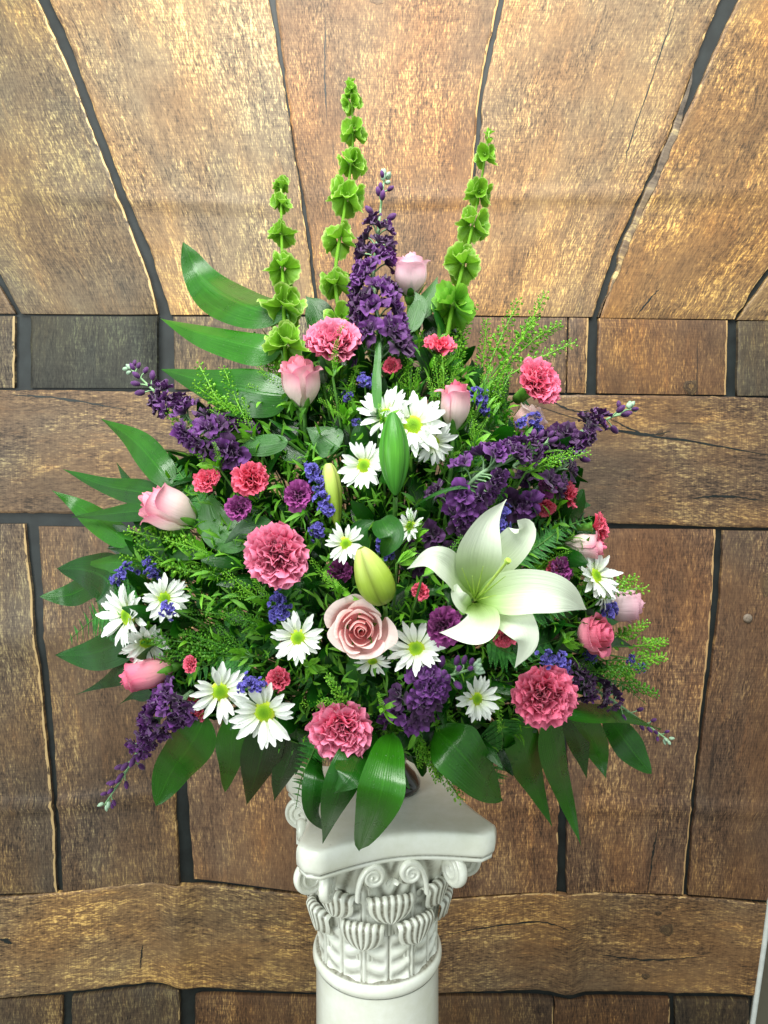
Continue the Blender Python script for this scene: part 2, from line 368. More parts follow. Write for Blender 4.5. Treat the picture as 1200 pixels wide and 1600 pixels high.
def blade(g, spine, Wd, face, nu=22, nv=9, a=0.65, b=0.8, fold=0.18, cup=0.0, wave=0.025, rnd=None, twist=0.0, tip=0.0):
    C = catmull(spine, nu); T = np.gradient(C, axis=0); T /= np.linalg.norm(T, axis=1)[:, None]
    t = np.linspace(0, 1, nu); s = np.linspace(-1, 1, nv)
    b = b * 1.45; pk = (a / (a + b)) ** a * (b / (a + b)) ** b
    w = Wd / 2 * np.maximum(t ** a * (1 - t) ** b / pk, 0.02) * (1 + .05 * np.sin(t * 11 + R.random() * 6)); w[-1] = Wd * 0.004
    fc = norm(face); P = np.zeros((nu, nv, 3)); ph = R.random() * 6
    for i in range(nu):
        f = fc - T[i] * T[i].dot(fc); f = norm(f); sd = np.cross(T[i], f)
        th = twist * (t[i] - 0.3); f2 = f * math.cos(th) + sd * math.sin(th); sd = sd * math.cos(th) - f * math.sin(th)
        off = -fold * np.abs(s) * w[i] + cup * s ** 2 * w[i] + wave * Wd * np.sin(t[i] * 9 + ph + s * 1.5) * np.abs(s) ** 1.5
        off = off + wave * 0.5 * Wd * math.sin(t[i] * 5 + ph)
        P[i] = C[i] + sd * (s * w[i])[:, None] + f2 * off[:, None]
    g.grid(P, t=np.repeat(t, nv), s=np.tile(s, nu), rnd=R.random() if rnd is None else rnd)

# ------------------------------------------------------------------ the setting
PL = 1.50
def fold(x, z):
    p = 0.0
    for (x0, z0, x1, z1, w, amp) in FOLDS:
        dx, dz = x1 - x0, z1 - z0; L2 = dx * dx + dz * dz; u = ((x - x0) * dx + (z - z0) * dz) / L2
        d = abs((x - x0) * dz - (z - z0) * dx) / math.sqrt(L2)
        e = 1.0 if 0 <= u <= 1 else math.exp(-((min(abs(u), abs(u - 1))) / 0.15) ** 2)
        p += amp * math.exp(-(d / w) ** 2) * e
    return p + 0.004 * math.sin(x * 5 + z * 2) + 0.003 * math.sin(z * 7 - x * 3)
def bp(px, py): p = at(px, py, PL); return (p.x, p.z)
def mkf(a, b, w, amp): return bp(*a) + bp(*b) + (w, amp)
FOLDS = [mkf((-50, 300), (330, 318), 0.009, -0.010), mkf((640, 312), (1250, 300), 0.009, -0.008),
         mkf((272, 1200), (290, 1700), 0.03, -0.022), mkf((-50, 1268), (250, 1236), 0.009, -0.010), mkf((880, 1250), (890, 1700), 0.03, -0.016),
         mkf((700, 1255), (1250, 1262), 0.008, -0.007), mkf((-50, 1000), (120, 985), 0.05, -0.010), mkf((915, 520), (900, 1000), 0.05, -0.008),
         mkf((245, 380), (250, 720), 0.008, -0.008), mkf((-50, 700), (500, 760), 0.06, -0.006)]

def on_cloth(px, py, lift):
    x, z = bp(px, py); return (x, PL + fold(x, z) - lift, z)
backdrop = bpy.data.objects.new('backdrop', None); COL.objects.link(backdrop)
backdrop.location = (0, PL, 0); backdrop['kind'] = 'structure'
BI = Matrix.Translation((0, -PL, 0))
def bput(name, g, mat, **kw):
    o = put(name, g.mesh(name, mat), backdrop, **kw); o.matrix_local = BI; return o
# dark cloth under the printed planks, with its curved lower right edge
g = G(); ys = np.linspace(-420, 2300, 70); PPx = np.zeros((70, 56, 3))
EDGE = [(1340, -420), (1330, 600), (1262, 1100), (1208, 1330), (1200, 1410), (1190, 1480), (1170, 1605), (1150, 1750), (1130, 2300)]
def edge_x(y):
    for (x0, y0), (x1, y1) in zip(EDGE, EDGE[1:]):
        if y <= y1: return x0 + (x1 - x0) * (y - y0) / (y1 - y0)
    return EDGE[-1][0]
for i, y in enumerate(ys):
    ex = edge_x(y)
    for j, u in enumerate(np.linspace(0, 1, 56)):
        PPx[i, j] = on_cloth(-260 + (ex + 260) * u, y, -0.007)
g.grid(PPx); bput('cloth', g, M['gap'])
g = G(); C = np.array([on_cloth(edge_x(y) + 2, y, 0.002) for y in ys]); tube(g, C, 0.0055, 8); bput('hem', g, M['hem'])

def poly_at(pts, t):
    P = np.asarray(pts, float); d = np.concatenate([[0], np.cumsum(np.linalg.norm(np.diff(P, axis=0), axis=1))]); d /= d[-1]
    return np.array([np.interp(t, d, P[:, 0]), np.interp(t, d, P[:, 1])])
def plank(A, B, tint, le=(0, 0), rough=1.6, n=None, name='plank', lift=0.004):
    """A, B: the two long edges (photo points), both run the same way; le: light chipped edge on A / on B"""
    LA = np.linalg.norm(np.array(A[-1], float) - np.array(A[0])); LB = np.linalg.norm((np.array(A[0], float) + A[-1]) / 2 - (np.array(B[0], float) + B[-1]) / 2)
    n = n or max(8, int(LA / 11)); e = min(0.2, 5.0 / LB)
    ex = 2.2 if (rough == 1.6 and name == 'plank') else (1.2 if rough > 1 and name == 'plank' and LA > 500 and abs(A[0][0] - A[-1][0]) < 300 else 0)
    S_ = [0, e * .5, e, .25, .5, .75, 1 - e, 1 - e * .5, 1]; N = len(S_)
    P = np.zeros((n, N, 3)); gu = np.zeros((n, N)); gv = np.zeros((n, N)); el = np.zeros((n, N))
    ja = np.cumsum(NR.normal(0, .6, n)); ja -= np.linspace(ja[0], ja[-1], n); jb = np.cumsum(NR.normal(0, .6, n)); jb -= np.linspace(jb[0], jb[-1], n)
    ja = np.clip(ja, -2, 2) * rough * 0.6 + NR.normal(0, .3, n) * rough; jb = np.clip(jb, -2, 2) * rough * 0.6 + NR.normal(0, .3, n) * rough
    for i in range(n):
        t = i / (n - 1); a = poly_at(A, t); b = poly_at(B, t); dn = (b - a) / np.linalg.norm(b - a)
        a = a + dn * (ja[i] - ex); b = b + dn * (jb[i] + ex)
        for j, s in enumerate(S_):
            p = a + (b - a) * s
            border = (i in (0, n - 1)) or j in (0, N - 1)
            P[i, j] = on_cloth(p[0], p[1], lift * (0.55 if border else 1.0))
            gu[i, j] = t * LA / 770; gv[i, j] = s * LB / 770
            el[i, j] = max(le[0] * (1 if j == 0 else .8 if j == 1 else 0), le[1] * (1 if j == N - 1 else .8 if j == N - 2 else 0))
    g = G(); g.grid(P, gu=gu.ravel(), gv=gv.ravel(), el=el.ravel())
    # skirt so that each plank has real thickness
    ring = [(i, 0) for i in range(n)] + [(n - 1, j) for j in range(1, N)] + [(i, N - 1) for i in range(n - 2, -1, -1)] + [(0, j) for j in range(N - 2, 0, -1)]
    top = np.array([P[i, j] for i, j in ring]); bot = top + np.array([0, lift * .9 + .009, 0])
    g.grid(np.stack([bot, top]), wrap=True, gu=np.tile([gu[i, j] for i, j in ring], 2), gv=np.tile([gv[i, j] for i, j in ring], 2), el=0.0)
    o = bput(name, g, M['wood']); o.color = tuple(tint) + (1,)
    return o
# upper, fanning planks
sBl = [(-20, -180), (57, 0), (105, 110), (150, 230), (195, 345), (232, 440), (245, 491)]
sBr = [(5, -180), (82, 0), (117, 80), (162, 200), (207, 320), (240, 400), (268, 491)]
sCl = [(398, -180), (418, 0), (432, 90), (448, 180), (468, 300), (480, 400), (490, 491)]
sCr = [(412, -180), (432, 0), (443, 90), (455, 180), (472, 290), (489, 390), (500, 491)]
sDl = [(815, -180), (775, 0), (752, 105), (743, 165), (737, 240), (731, 310), (720, 385), (702, 493)]
sDr = [(828, -180), (788, 0), (771, 85), (759, 145), (748, 240), (741, 285), (729, 385), (712, 493)]
sEl = [(1205, -180), (1125, 0), (1082, 105), (1040, 215), (995, 305), (967, 370), (940, 440), (920, 497)]
sEr = [(1240, -180), (1155, 0), (1120, 75), (1085, 155), (1050, 225), (1015, 315), (980, 385), (950, 460), (936, 498)]
sEm = [(1205, -180), (1125, 0), (1083, 105), (1044, 215), (1008, 305), (980, 370), (952, 440), (930, 497)]
plank([(-200, 300), (-60, 400), (-5, 445), (22, 490)], [(-240, 300), (-180, 400), (-140, 450), (-100, 490)], (.56, .54, .48))
plank([(-230, -180), (-120, 180), (-30, 380), (5, 434), (36, 490)], sBl, (.57, .56, .48), (0, .85))
plank(sBr, sCl, (.90, .83, .66), (0, .6))
plank(sCr, sDl, (.78, .58, .38), (0, .8))
plank(sDr, sEl, (.92, .80, .60), (0, .6))
plank([(x + .5, y) for x, y in sEm][2:], [(x, y) for x, y in [(1084, 105), (1056, 215), (1018, 300), (990, 365), (962, 440), (932, 497)]], (.62, .62, .60), (0, 0), 3, name='bark_edge', lift=0.0055)
plank(sEr, [(1420, -180), (1330, 180), (1230, 380), (1175, 450), (1144, 499)], (.84, .68, .44), (0, .7))
plank([(1420, 120), (1300, 300), (1205, 430), (1153, 500)], [(1440, 250), (1360, 380), (1330, 450), (1300, 502)], (.72, .68, .54))
# short uprights between the fan and the first rail
plank([(-150, 494), (-150, 606)], [(23, 494), (23, 606)], (.34, .36, .36), (0, .8), 1)
plank([(48, 494), (48, 606)], [(246, 494), (246, 606)], (.13, .175, .18), (0, 0), 1)
plank([(270, 494), (272, 608)], [(496, 495), (496, 610)], (.40, .41, .40), (0, .3), 1)
plank([(512, 495), (512, 612)], [(705, 496), (705, 613)], (.46, .41, .36), (0, .3), 1)
plank([(718, 496), (718, 614)], [(884, 498), (881, 614)], (.50, .42, .36), (0, .6), 1)
plank([(887, 498), (884, 614)], [(916, 499), (912, 615)], (.56, .46, .38), (0, 1), 1)
plank([(933, 499), (930, 615)], [(1136, 501), (1134, 617)], (.54, .41, .32), (0, 1), 1)
plank([(1153, 502), (1152, 618)], [(1340, 502), (1340, 618)], (.32, .34, .34), (0, 0), 1)
# the upper rail
plank([(-160, 610), (330, 612), (560, 616)], [(-160, 800), (330, 803), (560, 806)], (.58, .53, .47), (0, .2), 1)
plank([(563, 617), (900, 619), (1360, 622)], [(563, 806), (900, 815), (1010, 818), (1100, 823), (1360, 828)], (.56, .49, .44), (0, .2), 1)
# long uprights
plank([(-160, 820), (-150, 1402)], [(39, 818), (50, 900), (60, 1000), (70, 1120), (82, 1260), (90, 1392)], (.46, .44, .42), (0, .9), 1.2)
plank([(64, 822), (75, 1000), (86, 1150), (101, 1391)], [(262, 825), (266, 1000), (277, 1200), (284, 1370)], (.46, .42, .40), (0, .6), 1.2)
plank([(280, 825), (284, 1000), (296, 1200), (307, 1369)], [(474, 830), (478, 1000), (482, 1200), (484, 1394)], (.76, .61, .52), (0, .6), 1.2)
plank([(496, 830), (500, 1000), (502, 1200), (503, 1397)], [(668, 830), (668, 1000), (668, 1200), (668, 1402)], (.6, .5, .44), (0, .5), 1.2)
plank([(685, 830), (685, 1000), (684, 1200), (683, 1404)], [(872, 826), (870, 1000), (868, 1200), (865, 1391)], (.68, .53, .47), (0, .6), 1.2)
plank([(893, 826), (890, 1000), (887, 1200), (884, 1390)], [(1117, 827), (1112, 930), (1105, 1005), (1092, 1100), (1080, 1200), (1072, 1300), (1065, 1396)], (.68, .52, .45), (0, .9), 1.2)
plank([(1132, 829), (1126, 930), (1116, 1010), (1103, 1100), (1090, 1215), (1082, 1300), (1075, 1396)], [(1330, 832), (1276, 1040), (1240, 1180), (1207, 1300), (1199, 1406)], (.54, .44, .40), (0, 0), 1.2)
# the lower rail with its bent print
plank([(-160, 1418), (0, 1403), (100, 1394), (240, 1376), (275, 1373), (300, 1378), (400, 1390), (592, 1412)], [(-160, 1576), (0, 1559), (100, 1548), (240, 1531), (280, 1528), (305, 1538), (400, 1546), (592, 1556)], (.84, .77, .62), (.4, 0), 1.4)
plank([(596, 1412), (690, 1408), (800, 1400), (880, 1392), (1000, 1398), (1100, 1403), (1197, 1411)], [(596, 1556), (690, 1553), (800, 1551), (870, 1550), (1000, 1548), (1100, 1550), (1178, 1553)], (.76, .66, .54), (.6, 0), 1.4)
# lowest uprights
for A, B, c in (((-160, -160), (98, 106), (.36, .34, .32)), ((116, 122), (284, 292), (.34, .325, .31)), ((309, 318), (585, 585), (.5, .4, .34)),
                ((600, 600), (862, 858), (.36, .31, .29)), ((868, 866), (1044, 1040), (.42, .33, .28)), ((1055, 1052), (1168, 1090), (.22, .22, .22))):
    yt = lambda x: 1566 - 0.13 * max(0, x) if x < 290 else (1546 + (x - 300) * .05 if x < 600 else 1557)
    plank([(A[0], yt(A[0]) + 2), (A[1], 2250)], [(B[0], yt(B[0]) + 2), (B[1], 2250)], c, (0, .6), 1.2)
# knots, a nail and cracks in the print
def knot(px, py, rx, ry, dark):
    g = G(); a = np.linspace(0, 2 * np.pi, 15)[:-1]; P = np.zeros((4, 14, 3))
    for i, r in enumerate((1.0, .7, .4, .05)):
        for j, t in enumerate(a):
            w = 1 + .13 * math.sin(3 * t + px) + .08 * math.sin(5 * t)
            P[i, j] = on_cloth(px + rx * r * w * math.cos(t), py + ry * r * w * math.sin(t), 0.0046 if i else 0.0035)
    g.grid(P, wrap=True, gu=(P[..., 0] * 3).ravel(), gv=np.repeat([0.0, .006, .012, .02], 14), el=0.0)
    o = bput('knot', g, M['wood']); o.color = (dark, dark * .9, dark * .82, 1)
for k in ((590, 3, 13, 12, .55), (1030, 677, 8, 6, .4), (1041, 1451, 13, 11, .3), (1196, 912, 12, 22, .4), (1008, 1524, 8, 5, .3), (1078, 604, 13, 12, .25), (1027, 1425, 7, 4, .3)): knot(*k)
g = G(); x, z = bp(1166, 965); P = []
for r, l in ((.0095, .0045), (.009, .0075), (.005, .009), (.0004, .0092)):
    P.append([(x + r * math.cos(a), PL + fold(x, z) - l, z + r * math.sin(a)) for a in np.linspace(0, 2 * np.pi, 13)[:-1]])
g.grid(np.array(P), wrap=True, rnd=0.5); bput('nail', g, M['nail'])
def crack(pts, w):
    C = catmull([(x, y, 0) for x, y in pts], 26); g = G(); P = np.zeros((26, 2, 3))
    for i, c in enumerate(C):
        ww = w * math.sin(math.pi * (i + .5) / 26) * (0.6 + R.random()) ; jx = R.uniform(-.8, .8)
        d = np.array(pts[-1]) - np.array(pts[0]); d = d / np.linalg.norm(d); nx, ny = -d[1], d[0]
        for j, sg in enumerate((-1, 1)):
            P[i, j] = on_cloth(c[0] + nx * (jx + sg * ww), c[1] + ny * (jx + sg * ww), 0.0047)
    g.grid(P); bput('crack', g, M['gap'])
for pts, w in (([(835, 635), (960, 672), (1080, 690), (1220, 714)], 1.6), ([(830, 605), (885, 640), (930, 642)], 1.2), ([(1060, 0), (1030, 90), (985, 220), (975, 260)], 1.0),
               ([(20, 617), (90, 622), (200, 640)], 1.3), ([(945, 652), (1005, 678), (1050, 674)], 1.2), ([(990, 497), (1012, 470), (1030, 450)], 1), ([(1010, 1395), (1018, 1330), (1025, 1290)], 1.2),
               ([(1075, 780), (1130, 775), (1200, 783)], 1.5), ([(0, 1465), (12, 1467), (22, 1471)], 3), ([(222, 1510), (224, 1485), (226, 1470)], 1), ([(510, 20), (508, 120), (512, 200)], .9),
               ([(690, 1460), (830, 1440), (900, 1446)], 1), ([(930, 1490), (1010, 1498), (1100, 1492)], 1)): crack(pts, w)
# the room behind and the floor
g = G(); g.grid(np.array([[(-3, 2.2, 0), (3, 2.2, 0)], [(-3, 2.2, 3.2), (3, 2.2, 3.2)]], float)); w_ = put('wall', g.mesh('wall', M['wall'])); w_['kind'] = 'structure'
g = G(); g.grid(np.array([[(-3, -1.5, 0), (3, -1.5, 0)], [(-3, 2.2, 0), (3, 2.2, 0)]], float)); w_ = put('floor', g.mesh('floor', M['floor'])); w_['kind'] = 'structure'

# ------------------------------------------------------------------ pedestal
PX, PY = -0.009, 0.945; AT = CAMZ - 0.461        # abacus top height
ped = thing('pedestal', 'glossy white plaster column pedestal with carved leafy capital holding the flower arrangement', 'pedestal', Matrix.Translation((PX, PY, 0)))
RB = AT - 0.205                                  # height of the ring
g = G(); prof = [(.135, 0), (.135, .05), (.125, .06), (.118, .075), (.124, .09), (.112, .11), (.092, .125), (.088, .16), (.085, .5), (.0825, RB - .030), (.0835, RB - .018)]
lathe(g, prof, 64, dirt=0.0); put('shaft', g.mesh('shaft', M['plaster']), ped)
g = G(); a = np.linspace(-1.45, 1.5, 12); prof = [(.083, RB - .0178)] + [(.0815 + .0055 * math.cos(x), RB - .008 + .0095 * math.sin(x)) for x in a] + [(.076, RB + .004)]
dr = [.7] + [0.0] * 10 + [.35, .9, 1]; lathe(g, prof, 64, dirt=np.repeat(dr[:len(prof)], 64)); put('ring', g.mesh('ring', M['plaster']), ped)
# bell of the capital with carved stems
H = 0.168
def bell_r(u): return 0.0785 + 0.002 * u + 0.034 * max(0, u - .45) ** 1.6
g = G(); nu, nv = 60, 288; P = np.zeros((nu, nv, 3)); D = np.zeros((nu, nv))
TH0 = math.radians(-90 + 11)       # the capital is turned a little
for i in range(nu):
    u = i / (nu - 1)
    for j in range(nv):
        th = 2 * math.pi * j / nv; ph = ((th - TH0) / (math.pi / 4)) % 1.0; x = (ph - .5) * 2
        h = 0; d = 0
        if u < .62:                        # frond ribs either side of each leaf stem
            rib = math.sin((u * 52 + abs(x) * 8 - 5 * abs(x) ** 2)) ; env = max(0, 1 - (abs(abs(x) - .5) / .42) ** 4)
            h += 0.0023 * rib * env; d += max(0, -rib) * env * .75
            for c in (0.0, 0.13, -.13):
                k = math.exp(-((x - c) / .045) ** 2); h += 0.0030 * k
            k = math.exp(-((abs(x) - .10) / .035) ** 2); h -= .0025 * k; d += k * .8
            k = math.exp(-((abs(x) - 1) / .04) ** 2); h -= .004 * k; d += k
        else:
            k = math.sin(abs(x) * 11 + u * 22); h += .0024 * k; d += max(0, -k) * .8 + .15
        h += .024 * max(0, (u - .5) / .5) ** 1.4 * max(0, math.cos(4 * (th - TH0 - math.pi / 4)))
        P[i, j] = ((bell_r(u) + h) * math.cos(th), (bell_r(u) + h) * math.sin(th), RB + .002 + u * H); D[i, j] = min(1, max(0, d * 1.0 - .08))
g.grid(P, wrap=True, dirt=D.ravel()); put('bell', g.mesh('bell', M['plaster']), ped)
# acanthus leaves: curled scalloped lips
def acanthus(w, L, lip, ribs, flap):
    g = G(); nu, nv = 34, 73; P = np.zeros((nu, nv, 3)); D = np.zeros((nu, nv))
    for i in range(nu):
        u = i / (nu - 1)
        if u < .4: v = u / .4; z = L * v; x = 0.002 + 0.009 * v ** 2; nx, nz = 1, 0; wf = .50 + .5 * v ** 1.5
        elif u < .72:
            v = (u - .4) / .32; a_ = v * math.radians(168); z = L + lip * math.sin(a_) ; x = .011 + lip * (1 - math.cos(a_)); nx, nz = -math.cos(a_), math.sin(a_); wf = 1.0
        else:
            v = (u - .72) / .28; a_ = math.radians(168); x = .011 + lip * (1 - math.cos(a_)) - flap * v * .25; z = L + lip * math.sin(a_) - flap * v; nx, nz = 1, .2; wf = (1 - v ** 2.2) ** .5 * .98 + .02
        for j in range(nv):
            s = (j / (nv - 1) - .5) * 2; gr = math.cos(s * ribs * math.pi); amp = .0006 * min(1, u * 3)
            edge = -.011 * abs(s) ** 2.5; drop = .006 * s * s * (1 if u > .4 else u / .4)
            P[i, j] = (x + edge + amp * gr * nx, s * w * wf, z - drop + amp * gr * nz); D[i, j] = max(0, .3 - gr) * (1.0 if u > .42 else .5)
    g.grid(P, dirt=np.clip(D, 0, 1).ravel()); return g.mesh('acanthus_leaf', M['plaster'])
A1 = acanthus(.0275, .078, .0070, 6.5, .031); A2 = acanthus(.0285, .054, .0074, 6.5, .030); A3 = acanthus(.014, .028, .004, 4, .008)
for k in range(8):
    th = TH0 + (k + .5) * math.pi / 4
    put('acanthus_leaf', A1, ped, Rz(th) @ Matrix.Translation((.0765, 0, RB + .004)))
    th = TH0 + k * math.pi / 4
    put('acanthus_leaf', A2, ped, Rz(th) @ Matrix.Translation((.079, 0, RB + .064)))
for k in range(4):
    for dlt in (-.27, .27):
        put('acanthus_leaf', A3, ped, Rz(TH0 + k * math.pi / 2 + dlt) @ Matrix.Translation((.082, 0, RB + .117)))
# volutes: spiral bands under the corners, and small inner scrolls
def scroll(R0, turns, wd, tail):
    g = G(); n = 84; C = []; rad = []
    for i in range(n):
        u = i / (n - 1)
        if u < .25: v = u / .25; C.append((-tail * .8 * math.cos(1.5708 * v), -tail * 1.2 + (tail * 1.2 + R0) * math.sin(1.5708 * v))); rad.append(.0030 + .0012 * v)
        else:
            v = (u - .25) / .75; a_ = math.pi / 2 - v * turns * 2 * math.pi; r = R0 * (1 - v) ** .8 + .001
            C.append((r * math.cos(a_), r * math.sin(a_))); rad.append(.0042 * (1 - .55 * v))
    C = np.array(C); T = np.gradient(C, axis=0); T /= np.linalg.norm(T, axis=1)[:, None]; Nn = np.stack([-T[:, 1], T[:, 0]], -1)
    k = 10; P = np.zeros((n, k, 3)); D = np.zeros((n, k))
    for i in range(n):
        for j in range(k):
            a_ = 2 * math.pi * j / k; cx = math.cos(a_); cy = math.sin(a_)
            q = C[i] + Nn[i] * rad[i] * cx; P[i, j] = (q[0], wd * cy * (1 + .15 * (i / n)), q[1]); D[i, j] = .0 if abs(cx) > .8 else .25
    g.grid(P, wrap=True, dirt=D.ravel())
    # disc that backs the spiral
    a_ = np.linspace(0, 2 * np.pi, 24, endpoint=False); Pd = []
    for r, y in ((.0005, -wd * .72), (R0 * .55, -wd * .75), (R0 * .93, -wd * .6), (R0 * .97, 0), (R0 * .93, wd * .6), (R0 * .55, wd * .75), (.0005, wd * .72)):
        Pd.append(np.stack([r * np.cos(a_), np.full(24, y), r * np.sin(a_)], -1))
    g.grid(np.array(Pd), wrap=True, dirt=.12)
    return g.mesh('volute', M['plaster'])
V1 = scroll(.0200, 2.3, .0062, .045); V2 = scroll(.0115, 1.8, .006, .024)
ZT = AT - .052
HALF = .118
for k in range(4):
    th = TH0 + math.pi / 4 + k * math.pi / 2
    for sg in (-1, 1):
        m = Rz(th) @ Matrix.Translation((.122, sg * .0125, ZT - .003)) @ Rz(sg * .42)
        put('volute', V1, ped, m)
    th = TH0 + k * math.pi / 2
    for sg in (-1, 1):
        m = Rz(th) @ Matrix.Translation((.099, sg * .0235, ZT + .002)) @ Rz(sg * math.pi / 2) @ Matrix.Scale(-1, 4, (1, 0, 0))
        put('scroll', V2, ped, m)
    # small flower boss below the abacus middle
    g = G()
    for q in range(7): petal(g, .012, .010, 5, 5, mtx=Matrix.Rotation((q - 3) * .45, 4, 'X'), bend=lambda t: .1 + t * 1.2, cup=-.5)
    bm_ = g.mesh('boss', M['plaster'])
    put('boss', bm_, ped, Rz(th) @ Matrix.Translation((.094, 0, ZT - .010)))
# abacus with hollowed sides and blunt corners
def abacus_outline(r):
    pts = []
    for k in range(4):
        c0 = TH0 + math.pi / 4 + k * math.pi / 2 - math.pi / 2; c1 = c0 + math.pi / 2
        hw = .105; R_ = r
        a0 = (R_ * math.cos(c0 + hw), R_ * math.sin(c0 + hw)); a1 = (R_ * math.cos(c1 - hw), R_ * math.sin(c1 - hw))
        m_ = TH0 + k * math.pi / 2
        pts.append((R_ * 1.03 * math.cos(c0), R_ * 1.03 * math.sin(c0)))
        for i in range(19):
            u = i / 18; dep = .021 * math.sin(math.pi * u) 
            x = a0[0] + (a1[0] - a0[0]) * u - dep * math.cos(m_); y = a0[1] + (a1[1] - a0[1]) * u - dep * math.sin(m_); pts.append((x, y))
    return np.array(pts)
base = abacus_outline(.158)
g = G(); rows = []; dd = []
lev = [(-.068, -.0425, .9), (-.020, -.0410, .9), (-.013, -.0385, .5), (-.0085, -.0365, .2), (-.0045, -.0350, .1), (-.0040, -.0315, .1), (-.0062, -.0300, 1), (-.0062, -.0292, 1), (-.0025, -.0280, .1), (-.0008, -.0245, 0), (0, -.017, 0), (-.0002, -.0095, 0), (-.0012, -.0048, 0), (-.0032, -.0019, 0), (-.0065, -.0004, 0), (-.012, 0, 0), (-.03, 0, 0), (-.11, 0.0, 0), (-.157, 0, 0)]
for off, z, d in lev:
    sc = (0.158 + off) / .158
    B = base * sc if off < -.04 else base + (base / np.linalg.norm(base, axis=1)[:, None]) * off
    rows.append(np.column_stack([B, np.full(len(B), AT + z)])); dd.append(np.full(len(B), d))
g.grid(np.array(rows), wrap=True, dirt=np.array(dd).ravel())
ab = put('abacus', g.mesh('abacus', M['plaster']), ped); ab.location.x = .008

# ------------------------------------------------------------------ vase and foam
vx, vy = .006, .972
vase = thing('vase', 'black glazed footed vase standing on the white pedestal, nearly hidden by leaves', 'vase', Matrix.Translation((vx, vy, AT)))
g = G(); lathe(g, [(.002, .0005), (.040, .0008), (.0435, .004), (.0435, .009), (.036, .020), (.0245, .032), (.0235, .040), (.034, .052), (.055, .070), (.066, .095), (.068, .115), (.064, .116), (.06, .10)], 48, rnd=0.5)
put('body', g.mesh('body', M['black_glaze']), vase)
g = G(); lathe(g, [(.060, .095), (.062, .125), (.052, .150), (.03, .163), (.001, .166)], 24, rnd=.5); f_ = put('floral_foam', g.mesh('floral_foam', M['foam']), None, Matrix.Translation((vx, vy, AT)))
f_['label'] = 'dark green wet floral foam block inside the vase beneath all the stems'; f_['category'] = 'floral foam'

# ------------------------------------------------------------------ flower prototypes (unit: metres at scale 1)
def stem_for(t, pos, d, rad=.0016, mat='stem', back=.25, end=None, name='stem'):
    e = Vector(end) if end is not None else O + Vector((R.uniform(-.03, .03), R.uniform(-.02, .03), R.uniform(-.02, .02)))
    d = Vector(d).normalized(); L = (pos - e).length
    b1 = pos - d * L * back; b2 = e + (pos - e).normalized() * L * .3
    mid = [pos + (b1 - pos) * .5, b1.lerp(b2, .5) if L > .1 else b1]
    C = catmull([pos, *mid, e], 12)
    inv = np.array(t.matrix_world.inverted()); C = C @ inv[:3, :3].T + inv[:3, 3]
    sc = t.matrix_world.to_scale()[0]
    g = G(); tube(g, C, rad / sc, 5, False); return put(name, g.mesh(name, M[mat]), t)

def img(ix, iz, tw): return Vector((ix, -tw, iz)).normalized()
def auto_dir(p, tw=.55, up=.0):
    d = (p - O).normalized(); return (d + Vector((0, -tw, up))).normalized()

# roses
def rose_petal_mesh(q, Hh, Rr, span, flare, topc, mat, rnd, slack=.0, hf=1.0):
    nu, nv = 12, 15; t = np.linspace(0, 1, nu); s = np.linspace(-1, 1, nv); P = np.zeros((nu, nv, 3))
    ph = R.random() * 6
    for i, tt in enumerate(t):
        for j, ss in enumerate(s):
            hgt = tt * (1 - (.12 if hf < 1 else .26) * abs(ss) ** (3.5 if hf < 1 else 2.0) + .05 * math.exp(-(ss * 4) ** 2) * (q > .4)) * hf
            prof = .30 + .70 * math.sin(min(1.0, hgt / .52) * math.pi / 2) if hgt < .52 else 1 - (1 - topc) * ((hgt - .52) / .48) ** 1.5
            r = Rr * prof + slack * Rr * ss * .5 + .012 * Rr * math.sin(ss * 5 + ph) * hgt
            cw = max(0, hgt - .72) / .28
            r += flare * Rr * cw ** 1.6 * (1 + .2 * math.sin(ss * 4 + ph)); z = Hh * (hgt - flare * .42 * cw ** 2.4)
            z += .015 * Hh * math.sin(ss * 3 + ph) * hgt
            a_ = ss * span * (.45 + .55 * min(1, tt * 2.2) ** .7)
            P[i, j] = (r * math.cos(a_), r * math.sin(a_), z)
    g = G(); g.grid(P, t=np.repeat(t, nv), s=np.tile(s, nu), rnd=rnd); return g.mesh('petal', M[mat])
ROSE = {}
def rose_proto(key, n, Rr, Hh, outm, inm, opened):
    L = []
    for k in range(n):
        q = k / (n - 1)
        if opened:
            rad = Rr * (.10 + .86 * q ** .9 + R.uniform(-.03, .03)); h = Hh * (1.0 - .34 * q ** 1.3 + R.uniform(-.04, .04)); span = 1.35 - .62 * q ** .6 + R.uniform(-.12, .12); fl = .16 + .20 * q; tc = .60 + .36 * q
        else:
            rad = Rr * (.16 + .84 * q ** .6); h = Hh * (1.02 - .12 * q + R.uniform(-.02, .02)); span = 2.0 - .95 * q; fl = 0.04 + .34 * q ** 2 + R.uniform(0, .08); tc = .46 + .40 * q
        L.append((rose_petal_mesh(q, h, rad, span, fl, tc, (outm if q > .45 else inm), R.random(), .14 if q < .6 else .08, .98 if opened else 1.0), k * 2.4 + R.uniform(-.3, .3), R.uniform(-.07, .07)))
    ROSE[key] = L
rose_proto('bud', 15, .0212, .060, 'rose_out', 'rose_in', False)
rose_proto('pale', 13, .020, .050, 'rose_pale', 'rose_pale', False)
rose_proto('slim', 12, .0175, .060, 'rose_out', 'rose_deep', False)
rose_proto('deep', 15, .0180, .062, 'rose_deep', 'rose_deep', False)
rose_proto('open', 20, .0335, .034, 'rose_peach', 'rose_heart', True)
rose_proto('half', 18, .026, .045, 'rose_deep', 'rose_deep', True)
rose_proto('peach', 15, .022, .05, 'rose_peach', 'rose_peach', False)
g = G()
